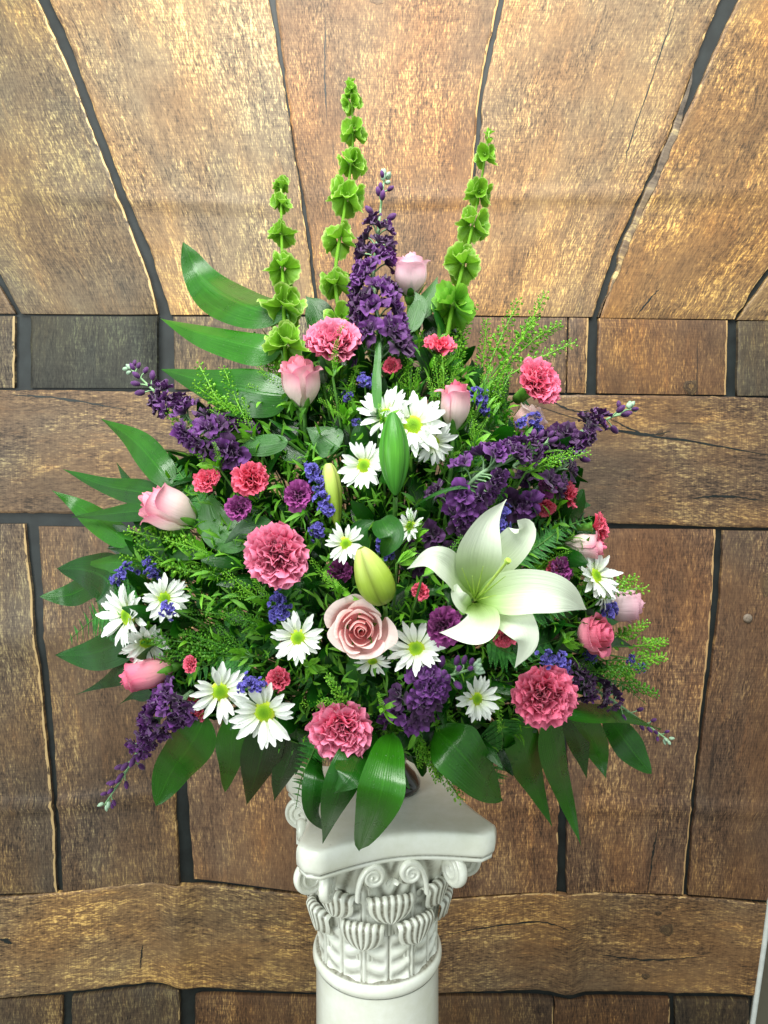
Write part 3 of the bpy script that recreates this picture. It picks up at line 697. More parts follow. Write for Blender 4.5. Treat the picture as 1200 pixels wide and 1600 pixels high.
for k in range(5): petal(g, .026, .008, 7, 4, .4, .8, bend=lambda t: 1.9 - 1.6 * min(1, t * 1.8) + .9 * max(0, t - .5), cup=.3, mtx=Rz(k * 1.257), base=.002)
lathe(g, [(.0005, -.010), (.003, -.009), (.0055, -.004), (.0065, .0), (.004, .003)], 10, t=.5, s=.3, rnd=.5)
SEPAL = g.mesh('sepals', M['calyx'])
def rose(px, py, hpx, key, ix, iz, tw, off, label, spin=0, group='roses in the arrangement'):
    p = dp(px, py, off); d = img(ix, iz, tw); Hm = {'bud': .06, 'pale': .05, 'slim': .06, 'deep': .062, 'open': .067, 'half': .056, 'peach': .05}[key]
    sc = hpx * pxm(p) / Hm; h0 = .028 if key not in ('open', 'half') else .012
    b = p - d * h0 * sc
    t = thing('rose', label, 'rose', frame(b, d, spin, sc), group)
    for me, a_, tl in ROSE[key]: put('petal', me, t, Rz(a_) @ Matrix.Rotation(tl, 4, 'Y'))
    put('sepals', SEPAL, t)
    stem_for(t, b - d * .009 * sc, d, .0024); return t

# carnations
def carn_proto(n, Rr, mat, ruf=.10, tall=1.0):
    g = G()
    for k in range(n):
        q = (k + .5) / n; ang = k * 2.39996 + R.uniform(-.3, .3)
        tilt = .05 + 1.38 * q ** .75 + R.uniform(-.2, .2); L = Rr * (.78 + .24 * q + R.uniform(-.12, .10))
        petal(g, L, L * 1.15, 7, 15, 1.1, .05, bend=lambda t, tl=tilt: tl * (.35 + .75 * t), cup=R.uniform(-.15, .35), ruf=ruf * (1.1 - .4 * q), rfreq=R.uniform(2.2, 3.4), serr=.11,
              mtx=Rz(ang) @ Matrix.Rotation(R.uniform(-.25, .25), 4, 'X'))
    return g.mesh('bloom', M[mat])
CARN = [carn_proto(58, .0385, 'carnation'), carn_proto(64, .0385, 'carnation', .12), carn_proto(58, .0385, 'carnation_deep', .11)]
MINI = [carn_proto(26, .0385, 'mini', .13), carn_proto(30, .0385, 'mini', .11)]
MINIP = [carn_proto(24, .0385, 'mini_purple', .13), carn_proto(28, .0385, 'mini_purple', .10)]
g = G(); lathe(g, [(.001, -.034), (.0075, -.032), (.0085, -.022), (.0095, -.008), (.012, .004)], 12, t=.5, s=.3, rnd=.5)
for k in range(5): petal(g, .012, .008, 4, 3, .5, .8, bend=lambda t: .3 + .6 * t, base=.0095, mtx=Rz(k * 1.257) @ Matrix.Translation((0, 0, -.006)))
CALYX = g.mesh('calyx', M['calyx'])
def carnation(px, py, dia, kind, var, ix, iz, tw, off, label, spin=0.0, group=None):
    p = dp(px, py, off); d = img(ix, iz, tw); sc = dia * pxm(p) / .076
    lib = {'big': CARN, 'mini': MINI, 'purple': MINIP}[kind]; b = p - d * .014 * sc
    t = thing('carnation', label, 'carnation', frame(b, d, spin, sc), group or {'big': 'large pink carnations', 'mini': 'small coral carnations', 'purple': 'small plum carnations'}[kind])
    put('bloom', lib[var % len(lib)], t); put('calyx', CALYX, t, Matrix.Translation((0, 0, -.002)))
    stem_for(t, b - d * .030 * sc, d, .0015); return t

# daisies
DP = []
for k in range(5):
    g = G(); petal(g, .0238, .0058 + .0005 * k, 9, 7, .5, .20, bend=lambda t, k=k: 1.05 + .35 * t + (.12 * k - .2) * t * t, cup=R.uniform(.1, .35), groove=.12, rnd=R.random(), base=.0065); DP.append(g.mesh('petal', M['daisy']))
g = G()
prof = [(.0095 * math.sin(a_), .0040 * math.cos(a_) - .0005) for a_ in np.linspace(0.03, 1.6, 8)]
lathe(g, prof, 24, t=np.repeat(np.linspace(0, 1, 8), 24), rnd=.5)
for k in range(190):
    q = math.sqrt((k + .5) / 190); a_ = k * 2.39996; r = .0094 * q; z = .0040 * math.cos(q * 1.55); c = np.array([r * math.cos(a_), r * math.sin(a_), z]); e = .00052
    ln = .0006 + .0011 * q ** 2
    V = [c + (e, 0, 0), c + (0, e, 0), c - (e, 0, 0), c - (0, e, 0), c + np.array([math.cos(a_) * q * .0004, math.sin(a_) * q * .0004, ln])]
    g.add(V, np.array([[0, 1, 4], [1, 2, 4], [2, 3, 4], [3, 0, 4]]), t=q, s=0.0, rnd=R.random())
DISC = g.mesh('disc', M['disc'])
g = G(); lathe(g, [(.001, -.008), (.006, -.007), (.0095, -.002), (.008, .0005)], 14, t=.5, s=.3, rnd=.5); DCAL = g.mesh('calyx', M['calyx'])
def daisy(px, py, dia, ix, iz, tw, off, label, spin=0.0, n=24, up=0.0):
    p = dp(px, py, off); d = img(ix, iz, tw); sc = dia * pxm(p) / .058
    t = thing('daisy', label, 'daisy', frame(p, d, spin, sc), 'white daisy chrysanthemums')
    n = int(n * 1.28)
    for k in range(n):
        if R.random() < .05: continue
        layer = k % 2; a_ = k * 2 * math.pi / n + R.uniform(-.10, .10)
        m = Rz(a_) @ Matrix.Rotation((-.10 - up if layer else .06 - up) + R.uniform(-.16, .16), 4, 'Y') @ Matrix.Scale(R.uniform(.80, 1.08), 4)
        m = Matrix.Translation((0, 0, .0006 if layer else -.0006)) @ m @ Matrix.Rotation(R.uniform(-.2, .2), 4, 'Z')
        put('petal', DP[R.randrange(5)], t, m)
    put('disc', DISC, t); put('calyx', DCAL, t); stem_for(t, p - d * .007 * sc, d, .0013); return t

# stock
def floret_proto(mat, n=9, Rr=.021):
    g = G()
    for k in range(n):
        q = (k + .5) / n; L = Rr * (.55 + .5 * q)
        petal(g, L, L * .86, 7, 8, .8, .12, bend=lambda t, q=q: (.25 + 1.35 * q) * (.5 + .8 * t), cup=R.uniform(-.4, .5), ruf=.13, rfreq=1.5, mtx=Rz(k * 2.4 + R.uniform(-.3, .3)))
    return g.mesh('floret', M[mat])
FLO = [floret_proto('stock') for _ in range(3)]; FLOD = [floret_proto('stock_dark') for _ in range(3)]
g = G(); lathe(g, [(.0004, .0), (.0028, .0015), (.0042, .006), (.0038, .010), (.002, .0135), (.0004, .0145)], 9, t=np.repeat(np.linspace(.2, 1, 6), 9), s=.2, rnd=.6); BUDP = g.mesh('bud', M['stock'])
g = G(); lathe(g, [(.0004, .0), (.0024, .001), (.0032, .004), (.0028, .0075), (.0004, .0105)], 8, t=.5, s=.2, rnd=.6); BUDG = g.mesh('bud', M['tomb'])
def spline(pts, n, offs=None):
    W_ = [dp(x, y, (offs[i] if isinstance(offs, (list, tuple)) else (offs or 0))) for i, (x, y) in enumerate(pts)]
    return catmull(W_, n)
def stock(pts, offs, nflo, flo_to, size, label, dark=.3, spread=.020, nbud=10, tipg=6, seed=0):
    C = spline(pts, 40, offs); t = thing('stock_flower', label, 'stock flower', Matrix.Translation(Vector(C[0])), 'purple stock spikes')
    g = G(); tube(g, C - C[0], np.linspace(.0026, .0012, 40), 6); put('stem', g.mesh('stem', M['stock_stem']), t)
    tg = np.gradient(C, axis=0); rr = random.Random(seed)
    toward = Vector((0, -1, .2))
    def place(u, me, sc, out, lean, pn):
        i = min(39, int(u * 39)); T = Vector(tg[i]).normalized(); a_ = rr.uniform(0, 6.28); s1 = T.orthogonal().normalized(); s2 = T.cross(s1)
        n = s1 * math.cos(a_) + s2 * math.sin(a_)
        if n.dot(toward) < -.25: n = -n
        d = (n * 1.0 + T * lean).normalized(); pos = Vector(C[i] - C[0]) + d * out
        m = frame(pos, d, rr.uniform(0, 6), sc); o = put(pn, me, t, m)
        if out > .006:
            gg = G(); tube(gg, np.array([np.array(Vector(C[i] - C[0])), np.array(Vector(C[i] - C[0]) + d * out * .6 + T * .002), np.array(pos + d * .001)]), .0009, 4, False); put('pedicel', gg.mesh('pedicel', M['stock_stem']), t)
    nflo = int(nflo * 1.1)
    for k in range(nflo):
        u = flo_to * (k + .5) / nflo; q = u / flo_to
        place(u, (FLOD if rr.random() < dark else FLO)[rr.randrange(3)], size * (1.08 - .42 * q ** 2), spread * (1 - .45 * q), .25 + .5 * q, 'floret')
    for k in range(nbud):
        u = flo_to + (.97 - flo_to) * (k + .5) / nbud; q = (k + .5) / nbud; place(u, BUDP, size * (1.0 - .35 * q), .012 * (1 - .5 * q), .7, 'bud')
    for k in range(tipg):
        place(.96 + .04 * k / max(1, tipg), BUDG, size * .9, .004, 1.2, 'bud')
    return t

# bells of Ireland
def bell_proto(mat):
    g = G(); nu, nv = 12, 40; P = np.zeros((nu, nv, 3)); tt = np.linspace(0, 1, nu); ph = R.random() * 6
    for i, u in enumerate(tt):
        for j in range(nv):
            a_ = 2 * math.pi * j / nv; r = .002 + .0165 * u ** .75 * (1 - .10 * max(0, u - .75) * 4 * math.sin(2.5 * a_ + ph) ** 2)
            r *= 1 + .035 * math.cos(10 * a_) * u; z = .0165 * u ** .95 + .0032 * u ** 3 * math.sin(2 * a_ + ph) + .0012 * u ** 6 * math.sin(9 * a_ + 2 * ph)
            P[i, j] = (r * math.cos(a_), r * math.sin(a_) * .66, z)
    g.grid(P, wrap=True, t=np.repeat(tt, nv), s=np.tile(np.linspace(0, 1.0, nv, endpoint=False), nu), rnd=R.random())
    for k in range(4): petal(g, .006, .004, 4, 4, mtx=Rz(k * 1.57) @ Matrix.Translation((0, 0, .002)), bend=lambda t: .2 + .6 * t)
    return g.mesh('bell', M[mat])
BELL = [bell_proto('bell') for _ in range(3)]; BELLD = [bell_proto('bell_dim') for _ in range(3)]
g = G(); petal(g, .016, .008, 6, 5, .5, .7, bend=lambda t: .2 + .6 * t, cup=.5); SLEAF = g.mesh('leaflet', M['bell'])
def bells(pts, offs, whorls, label, seed=0, dim=False):
    C = spline(pts, 60, offs); t = thing('bells_of_ireland', label, 'bells of ireland', Matrix.Translation(Vector(C[0])), 'lime green bell spikes')
    g = G(); tube(g, C - C[0], np.linspace(.0028, .0013, 60), 7); put('stem', g.mesh('stem', M['bell']), t)
    rr = random.Random(seed); tg = np.gradient(C, axis=0)
    for (wy, sc, n, dm) in whorls:
        # nearest point of the stem to that photo height
        best = min(range(60), key=lambda i: abs((800 - F * (UP.dot(Vector(C[i]) - Vector((0, 0, CAMZ))) / FW.dot(Vector(C[i]) - Vector((0, 0, CAMZ))))) - wy))
        T = Vector(tg[best]).normalized(); s1 = T.orthogonal().normalized(); s2 = T.cross(s1); a0 = rr.uniform(0, 6)
        n = max(5, n)
        for k in range(n):
            a_ = a0 + k * 2 * math.pi / n + rr.uniform(-.3, .3); nrm = s1 * math.cos(a_) + s2 * math.sin(a_)
            d = (nrm + T * rr.uniform(-.25, .55)).normalized(); pos = Vector(C[best] - C[0]) + nrm * .003 * sc + T * rr.uniform(-.004, .004)
            put('bell', (BELLD if dm else BELL)[rr.randrange(3)], t, frame(pos, d, rr.uniform(1.0, 2.1), .74 * sc * rr.uniform(.88, 1.08)))
            if k % 2: put('leaflet', SLEAF, t, frame(pos, (nrm - T * .4).normalized(), 0, sc * .7))
    T = Vector(tg[-1]).normalized()
    for k in range(9):
        a_ = k * 2.4; s1 = T.orthogonal().normalized(); s2 = T.cross(s1); nrm = s1 * math.cos(a_) + s2 * math.sin(a_)
        put('leaflet', SLEAF, t, frame(Vector(C[-1] - C[0]) - T * .0022 * k, (T * (1.1 - .06 * k) + nrm * .8).normalized(), a_, .5 + .04 * k))
    return t

# statice
def statice_proto(n, rx, rz):
    g = G()
    for k in range(n):
        c = Vector((R.gauss(0, rx * .45), R.gauss(0, rx * .45), R.uniform(-rz, rz) * .9)); d = Vector((c.x * 60, c.y * 60, R.uniform(-.3, 1.2))).normalized()
        m = frame(c, d, R.random() * 6); rn = R.random()
        for q in range(6): petal(g, .0050, .0046, 3, 4, .6, .2, bend=lambda t: .5 + .7 * t, ruf=.12, rfreq=2, mtx=m @ Rz(q * 1.047), rnd=rn)
    return g.mesh('floret_cluster', M['statice'])
STAT = [statice_proto(26, .008, .008), statice_proto(34, .009, .011), statice_proto(20, .007, .006)]
def statice(blobs, off, label):
    P0 = dp(*blobs[0][:2], off); t = thing('statice', label, 'statice', Matrix.Translation(P0), 'blue violet statice tufts')
    for i, (x, y, s) in enumerate(blobs):
        p = dp(x, y, off); put('floret_cluster', STAT[(i + int(x)) % 3], t, frame(p - P0, auto_dir(p, .4), R.random() * 6, s * pxm(p) / .022))
        e = P0.lerp(O, .5); g = G(); tube(g, catmull([p - P0, (p - P0) * .4 + (e - P0) * .3, O - P0], 8), .0010, 4, False); put('stem', g.mesh('stem', M['stem']), t)
    return t

# seed pod sprays
def raceme_proto(L, n, bendx, mat, fat=.0062):
    g = G(); C = catmull([(0, 0, 0), (bendx * .3, 0, L * .5), (bendx, 0, L)], 16); tube(g, C, np.linspace(.0009, .0005, 16), 4, False)
    for k in range(n):
        u = .12 + .88 * (k + R.random()) / n; i = u * 15; c = C[int(i)] * (1 - i % 1) + C[min(15, int(i) + 1)] * (i % 1)
        a_ = k * 2.4; ln = fat * (1.15 - .55 * u) * R.uniform(.8, 1.2); d = np.array([math.cos(a_), math.sin(a_), .55]); d /= np.linalg.norm(d)
        e = c + d * ln; sd = norm(np.cross(d, [0, 0, 1])) * .00022; w = .00022 * d
        rn = R.random(); g.add([c - sd, c + sd, e + sd, e - sd], np.array([[0, 1, 2, 3]]), rnd=rn, t=.5, s=0.)
        r = .0023 * (1.15 - .5 * u) * R.uniform(.8, 1.2); n1 = norm(np.cross(d, R.choice([(0, 0, 1.), (.5, 0, 1.), (0, .6, 1.)]))); n2 = np.cross(d, n1)
        V = [e, e + d * r + n1 * r * .85, e + d * 1.9 * r, e + d * r - n1 * r * .85, e + d * r + n2 * r * .45, e + d * r - n2 * r * .45]
        g.add(V, np.array([[0, 1, 4], [1, 2, 4], [2, 3, 4], [3, 0, 4], [1, 0, 5], [2, 1, 5], [3, 2, 5], [0, 3, 5]]), rnd=rn, t=.5, s=.3)
    return g.mesh('raceme', M[mat], False)
RAC = [raceme_proto(.075, 74, b, 'pod') for b in (.006, -.012, .02)]; RACD = [raceme_proto(.075, 90, b, 'pod_dark') for b in (.008, -.015)]
g = G(); petal(g, .020, .0055, 6, 3, .6, .8, bend=lambda t: .3 + .6 * t); TL = g.mesh('leaflet', M['filler'])
def spray(base, tips, off, label, dark=False, seed=0, size=1.0):
    rr = random.Random(seed); P0 = dp(*base, off - .015); t = thing('seed_pod_spray', label, 'filler spray', Matrix.Translation(P0), 'green seed pod sprays')
    g = G()
    for k, (x, y) in enumerate(tips):
        p = dp(x, y, off + rr.uniform(-.008, .012)) - P0; L = p.length; d = p.normalized()
        lib = RACD if dark else RAC; ln = max(.3, min(1.15, L * .80 / .075)) * size
        st = p - d * .075 * ln
        tube(g, catmull([(0, 0, 0), tuple(st * .5 + Vector((rr.uniform(-.004, .004), rr.uniform(-.006, .0), 0))), tuple(st)], 6), .0010, 4, False)
        put('raceme', lib[rr.randrange(len(lib))], t, frame(st, d, rr.uniform(0, 6), ln))
        for q in range(3):
            put('leaflet', TL, t, frame(st * rr.uniform(.1, .9), (d + Vector((rr.uniform(-1, 1), rr.uniform(-1, .3), rr.uniform(-1, 1)))).normalized(), 0, rr.uniform(.6, 1.1)))
    tube(g, catmull([(0, 0, 0), tuple((O - P0) * .4), tuple(O - P0)], 8), .0013, 4, False)
    put('stem', g.mesh('stem', M['stem']), t); return t

# fern fronds
def pinna_proto():
    g = G(); L = .034; n = 9
    tube(g, catmull([(0, 0, 0), (L * .5, 0, .001), (L, 0, 0)], 6), .0004, 3, False)
    for k in range(n):
        u = (k + .4) / n; ln = .0105 * (1 - u * .75)
        for sg in (-1, 1):
            m = Matrix.Translation((L * u, 0, 0)) @ Rz(sg * .95) @ Matrix.Rotation(math.pi / 2, 4, 'Y') @ Matrix.Rotation(math.pi, 4, 'Z')
            petal(g, ln * 1.05, ln * .72, 5, 3, .45, .5, bend=lambda t: .15 * t, cup=.2, mtx=m)
    petal(g, .006, .003, 4, 3, .5, .7, bend=lambda t: 0.0, mtx=Matrix.Translation((L, 0, 0)) @ Matrix.Rotation(math.pi / 2, 4, 'Y'))
    return g.mesh('pinna', M['fern'])
PIN = pinna_proto()
def fern(pts, wpx, offs, label, face=(0, -1, .35), n=11):
    C = spline(pts, 30, offs); t = thing('fern_frond', label, 'fern', Matrix.Translation(Vector(C[0])), 'leatherleaf fern fronds')
    g = G(); tube(g, C - C[0], np.linspace(.0013, .0005, 30), 4, False); put('rachis', g.mesh('rachis', M['stem']), t)
    tg = np.gradient(C, axis=0); fc = Vector(face).normalized(); W_ = wpx * pxm(Vector(C[15])) / 2 / .036
    for k in range(n):
        u = .08 + .9 * k / (n - 1); i = min(29, int(u * 29)); T = Vector(tg[i]).normalized(); f = (fc - T * T.dot(fc)).normalized(); sd = T.cross(f)
        for sg in (-1, 1):
            x = (sd * sg + T * .55).normalized(); z = (f - x * x.dot(f)).normalized(); y = z.cross(x)
            m = Matrix((x, y, z)).transposed().to_4x4() @ Matrix.Scale(W_ * (1.08 - .85 * u ** 1.4), 4); m.translation = Vector(C[i] - C[0])
            put('pinna', PIN, t, m @ Matrix.Rotation(R.uniform(-.25, .25), 4, 'X'))
    return t

# big leaves
def frond(leaves, label, name='leaf_branch', root=None, cat='leaves', group='glossy palm leaf branches', nv=11):
    """leaves: (pts, width px, off or offs, material, extra dict)"""
    first = dp(*leaves[0][0][0], 0.0); t = thing(name, label, cat, Matrix.Translation(first), group)
    rootp = dp(*root, -.02) if root else O; P0 = first; gs = G()
    for pts, wd, offs, mt, kw in leaves:
        C = spline(pts, 12, offs); sc = pxm(Vector(C[6])); g = G(); face = kw.pop('face', (R.uniform(-.25, .25), -1, R.uniform(.15, .5)))
        blade(g, C - np.array(P0), wd * sc, face, nu=24, nv=nv, **kw)
        put('leaf', g.mesh('leaf', M[mt]), t)
        b = C[0] - np.array(P0); tube(gs, catmull([b, b * .5 + np.array(rootp - P0) * .5 + (0, .01, 0), np.array(rootp - P0)], 8), .0016, 5, False)
    if root: tube(gs, catmull([tuple(rootp - P0), tuple((rootp + O) / 2 - P0), tuple(O - P0)], 6), .0024, 5, False)
    put('stem', gs.mesh('stem', M['stem']), t); return t
# ------------------------------------------------------------------ big leaves
K = dict
frond([([(450, 492), (385, 478), (318, 436), (286, 378)], 74, (.0, .0, -.01, -.02), 'leaf', K(fold=.25, a=.75, b=.62, wave=.02)),
       ([(440, 548), (390, 540), (320, 522), (250, 497)], 58, (.0, .01, .0, -.01), 'leaf', K(fold=.3, a=.6, b=.7, wave=.02)),
       ([(452, 618), (400, 612), (330, 598), (252, 577)], 80, (.0, .01, .01, -.01), 'leaf', K(fold=.28, a=.55, b=.7, wave=.015)),
       ([(462, 690), (430, 668), (385, 645), (330, 640)], 62, (-.02, -.02, -.02, -.03), 'leaf_dark', K(fold=.2)),
       ([(512, 530), (505, 505), (492, 478), (478, 462)], 52, (-.03, -.03, -.03, -.03), 'leaf_dark', K(fold=.2)),
       ([(380, 730), (350, 700), (335, 670), (322, 652)], 40, (-.03, -.03, -.03, -.03), 'leaf_dark', K())],
      'glossy palm branch with three broad leaves fanning out beside the leftmost bell spike', 'palm_branch', (470, 660))
frond([([(268, 758), (240, 722), (205, 684), (157, 654)], 50, (.0, .01, .0, -.01), 'leaf', K(fold=.3)),
       ([(262, 772), (215, 768), (160, 757), (98, 733)], 38, .0, 'leaf', K(fold=.2)),
       ([(205, 852), (170, 826), (125, 792), (81, 766)], 40, -.01, 'leaf', K(fold=.2)),
       ([(262, 862), (225, 815), (205, 765), (182, 722)], 30, -.02, 'leaf_dark', K(fold=.2)),
       ([(262, 802), (225, 798), (170, 803), (112, 808)], 32, .005, 'leaf', K(fold=.2)),
       ([(322, 862), (270, 858), (220, 860), (166, 857)], 36, .0, 'leaf', K(fold=.2)),
       ([(300, 880), (250, 850), (200, 850), (150, 830)], 30, -.03, 'leaf_dark', K())],
      'palm branch of narrow pointed leaves fanning out left behind the blush rose', 'palm_branch', (300, 850))
frond([([(190, 950), (165, 905), (130, 890), (90, 889)], 72, (.0, .012, .01, .0), 'leaf_dark', K(fold=.3, a=.5, b=.6)),
       ([(175, 905), (140, 915), (105, 930), (62, 932)], 42, (-.02, -.01, -.01, -.01), 'leaf', K(fold=.15, a=.6, b=.6)),
       ([(212, 990), (180, 1008), (135, 1022), (87, 1024)], 62, (.0, .0, .01, .0), 'leaf_dark', K(fold=.2, a=.55, b=.65)),
       ([(212, 1030), (185, 1052), (155, 1070), (118, 1086)], 36, -.01, 'leaf_dark', K(fold=.15, a=.6, b=1.3)),
       ([(250, 1075), (225, 1085), (205, 1088), (182, 1104)], 22, -.01, 'leaf_dark', K(b=1.2)),
       ([(245, 885), (200, 880), (160, 880), (120, 886)], 34, -.01, 'leaf', K(fold=.2))],
      'dark glossy branch of broad leaves at the far left beneath the narrow ones', 'palm_branch', (270, 980))
frond([([(322, 1118), (300, 1160), (268, 1205), (243, 1259)], 68, (.0, .02, .02, .0), 'leaf', K(fold=.12, cup=.1, a=.6, b=.5, wave=.03, face=(.3, -1, .5)))],
      'single large glossy leaf hanging at lower left beside the drooping purple stock', 'palm_leaf')
frond([([(368, 1115), (362, 1150), (360, 1190), (351, 1238)], 46, (.0, .015, .01, .0), 'leaf', K(fold=.1, cup=.2, a=.6, b=.6, wave=.04)),
       ([(425, 1120), (412, 1165), (400, 1210), (385, 1257)], 64, (.0, .01, .0, .0), 'leaf_dark', K(fold=.15, a=.6, b=.7)),
       ([(462, 1130), (455, 1175), (440, 1215), (428, 1252)], 46, -.01, 'leaf_dark', K(fold=.15))],
      'three dark pointed leaves hanging beneath the lower white daisies', 'palm_branch', (450, 1120))
frond([([(572, 1150), (545, 1200), (522, 1260), (504, 1318)], 60, (.01, .09, .15, .18), 'leaf_dark', K(fold=.15)),
       ([(500, 1175), (492, 1215), (488, 1270), (514, 1302)], 34, (.0, .08, .15, .18), 'leaf_dark', K(fold=.2)),
       ([(612, 1145), (602, 1200), (590, 1255), (562, 1328)], 72, (.02, .10, .16, .19), 'leaf', K(fold=.12, cup=.25, a=.6, b=.42, wave=.03, face=(.15, -1, .6))),
       ([(585, 1140), (560, 1180), (545, 1215), (522, 1240)], 60, (-.01, .06, .12, .14), 'leaf_dark', K())],
      'large blunt glossy leaf and darker pointed ones hanging in front of the pedestal top', 'palm_branch', (590, 1135))
frond([([(680, 1140), (712, 1168), (745, 1205), (784, 1249)], 88, (.0, .05, .07, .07), 'leaf', K(fold=.15, cup=.15, a=.6, b=.5, wave=.04, face=(-.1, -1, .7)))],
      'wide glossy creased leaf spreading over the right corner of the pedestal', 'palm_leaf')
frond([([(808, 1120), (822, 1175), (838, 1230), (863, 1292)], 58, (.0, .01, .01, .0), 'leaf', K(fold=.2, a=.5, b=.8)),
       ([(858, 1125), (870, 1180), (885, 1245), (908, 1322)], 50, (.01, .02, .02, .01), 'leaf', K(fold=.25, a=.5, b=.8)),
       ([(880, 1110), (900, 1145), (910, 1180), (917, 1217)], 36, -.01, 'leaf_dark', K(fold=.2)),
       ([(895, 1110), (918, 1145), (935, 1180), (947, 1216)], 48, .0, 'leaf', K(fold=.2))],
      'branch of long pointed leaves hanging below the lower right pink carnation', 'palm_branch', (840, 1090))
frond([([(870, 1105), (915, 1112), (970, 1118), (1032, 1140)], 46, (.01, .02, .01, .0), 'leaf', K(fold=.1, cup=.1, a=.45, b=.7, wave=.05, face=(0, -.7, 1))),
       ([(945, 1115), (968, 1145), (992, 1178), (1018, 1209)], 46, -.01, 'leaf', K(fold=.15, a=.6, b=.5))],
      'two shiny leaves reaching right beneath the outermost purple stock tip', 'palm_branch', (860, 1090))
frond([([(800, 1015), (840, 1005), (870, 1000), (905, 1022)], 50, -.01, 'leaf_dark', K()), ([(910, 1010), (940, 1000), (960, 1000), (988, 1010)], 28, -.01, 'leaf_dark', K())],
      'dark rose leaves above the lower right pink carnation', 'leaf_branch', (840, 1010), group='rose leaf branches')
frond([([(648, 500), (660, 480), (672, 458), (684, 432)], 34, -.01, 'leaf_blue', K()), ([(640, 520), (650, 490), (655, 470), (648, 455)], 30, .0, 'leaf_blue', K()),
       ([(610, 585), (625, 550), (640, 525), (655, 505)], 48, -.02, 'leaf_blue', K()), ([(700, 560), (690, 530), (675, 505), (655, 490)], 54, -.03, 'leaf_dark', K()),
       ([(585, 570), (600, 540), (612, 520), (628, 500)], 40, -.03, 'leaf_dark', K())],
      'bluish green rose leaves beneath the topmost pale rose', 'leaf_branch', (640, 620), group='rose leaf branches')
frond([([(450, 690), (420, 694), (385, 702), (345, 726)], 34, .01, 'leaf_blue', K(fold=.2)), ([(530, 700), (515, 690), (500, 680), (478, 668)], 54, .0, 'leaf_blue', K()),
       ([(480, 720), (460, 705), (440, 690), (425, 670)], 40, -.02, 'leaf_dark', K()), ([(545, 700), (540, 680), (530, 655), (515, 640)], 40, -.03, 'leaf_dark', K())],
      'rose leaves below the pink rosebud at upper left', 'leaf_branch', (500, 730), group='rose leaf branches')
frond([([(390, 850), (360, 835), (335, 810), (325, 775)], 66, -.01, 'leaf_blue', K(a=.6, b=.5)), ([(425, 820), (400, 822), (375, 830), (350, 850)], 36, .0, 'leaf_blue', K()),
       ([(360, 900), (320, 880), (280, 880), (240, 860)], 50, -.04, 'leaf_dark', K())],
      'round rose leaf behind the small plum carnation at left', 'leaf_branch', (410, 870), group='rose leaf branches')
frond([([(596, 812), (604, 826), (612, 842), (596, 868)], 44, (.02, .035, .04, .02), 'leaf_blue', K(a=.5, b=.5, cup=.5, fold=0)),
       ([(570, 868), (560, 845), (566, 825), (585, 812)], 38, .01, 'leaf_dark', K(cup=.4, fold=0))],
      'curled dark leaf beside the yellow green lily bud', 'leaf_branch', (590, 880), group='rose leaf branches')
frond([([(636, 800), (676, 772), (730, 760), (768, 790)], 17, (.0, .03, .045, .03), 'leaf_blue', K(a=.3, b=.3, fold=.2, face=(0, -.4, 1)))],
      'narrow arching blade leaf above the white lily', 'blade_leaf', (620, 830))
frond([([(590, 640), (588, 600), (590, 560), (592, 515)], 15, .02, 'leaf', K(a=.2, b=.4, fold=.3))],
      'upright spear leaf standing above the middle daisies', 'blade_leaf')
frond([([(505, 600), (506, 560), (502, 530), (495, 500)], 14, .0, 'leaf', K(a=.2, b=.5)), ([(690, 930), (680, 922), (668, 925), (655, 940)], 18, .0, 'leaf_blue', K())],
      'small leaves peeping out beside the single coral bud', 'blade_leaf')
frond([([(560, 1070), (556, 1050), (555, 1035), (548, 1020)], 34, -.01, 'leaf_blue', K()), ([(500, 1180), (480, 1150), (470, 1120), (475, 1090)], 50, -.04, 'leaf_dark', K()), ([(640, 1140), (650, 1170), (660, 1190), (662, 1210)], 40, -.06, 'leaf_dark', K())],
      'dark leaves filling the gap under the open blush rose', 'leaf_branch', (560, 1090), group='rose leaf branches')
frond([([(770, 870), (800, 850), (830, 850), (860, 870)], 50, -.04, 'leaf_dark', K()), ([(780, 700), (800, 680), (820, 670), (850, 668)], 34, -.04, 'leaf_dark', K()),
       ([(860, 960), (890, 950), (915, 955), (940, 975)], 30, -.02, 'leaf_blue', K()), ([(840, 840), (865, 830), (890, 820), (915, 800)], 30, -.02, 'leaf_dark', K())],
      'dark leaves between the lily and the right hand flowers', 'leaf_branch', (800, 880), group='rose leaf branches')

# ------------------------------------------------------------------ bells of Ireland
bells([(448, 640), (446, 560), (443, 470), (440, 370), (439, 283)], (-.02, 0, 0, 0, 0), [(538, 1.32, 7, 0), (478, 1.28, 7, 0), (415, 1.10, 6, 0), (363, .90, 6, 0), (318, .74, 6, 0), (290, .6, 6, 0)],
      'shortest lime green bell spike, leftmost of the three', 11)
bells([(560, 640), (536, 520), (524, 430), (538, 330), (551, 230), (548, 125)], (-.02, -.01, 0, 0, 0, 0), [(500, .95, 5, 0), (440, 1.0, 6, 0), (378, 1.05, 6, 0), (312, 1.22, 7, 0), (258, 1.02, 6, 0), (208, .92, 6, 0), (165, .72, 6, 0), (142, .55, 6, 0)],
      'tallest lime green bell spike standing in the middle', 12)
bells([(690, 600), (703, 500), (725, 410), (745, 320), (765, 205)], (-.02, 0, 0, 0, 0), [(482, 1.25, 7, 1), (415, 1.22, 7, 0), (352, 1.15, 6, 0), (298, 1.0, 6, 0), (247, .82, 6, 0)],
      'lime green bell spike leaning right with darker bells at its foot', 13)

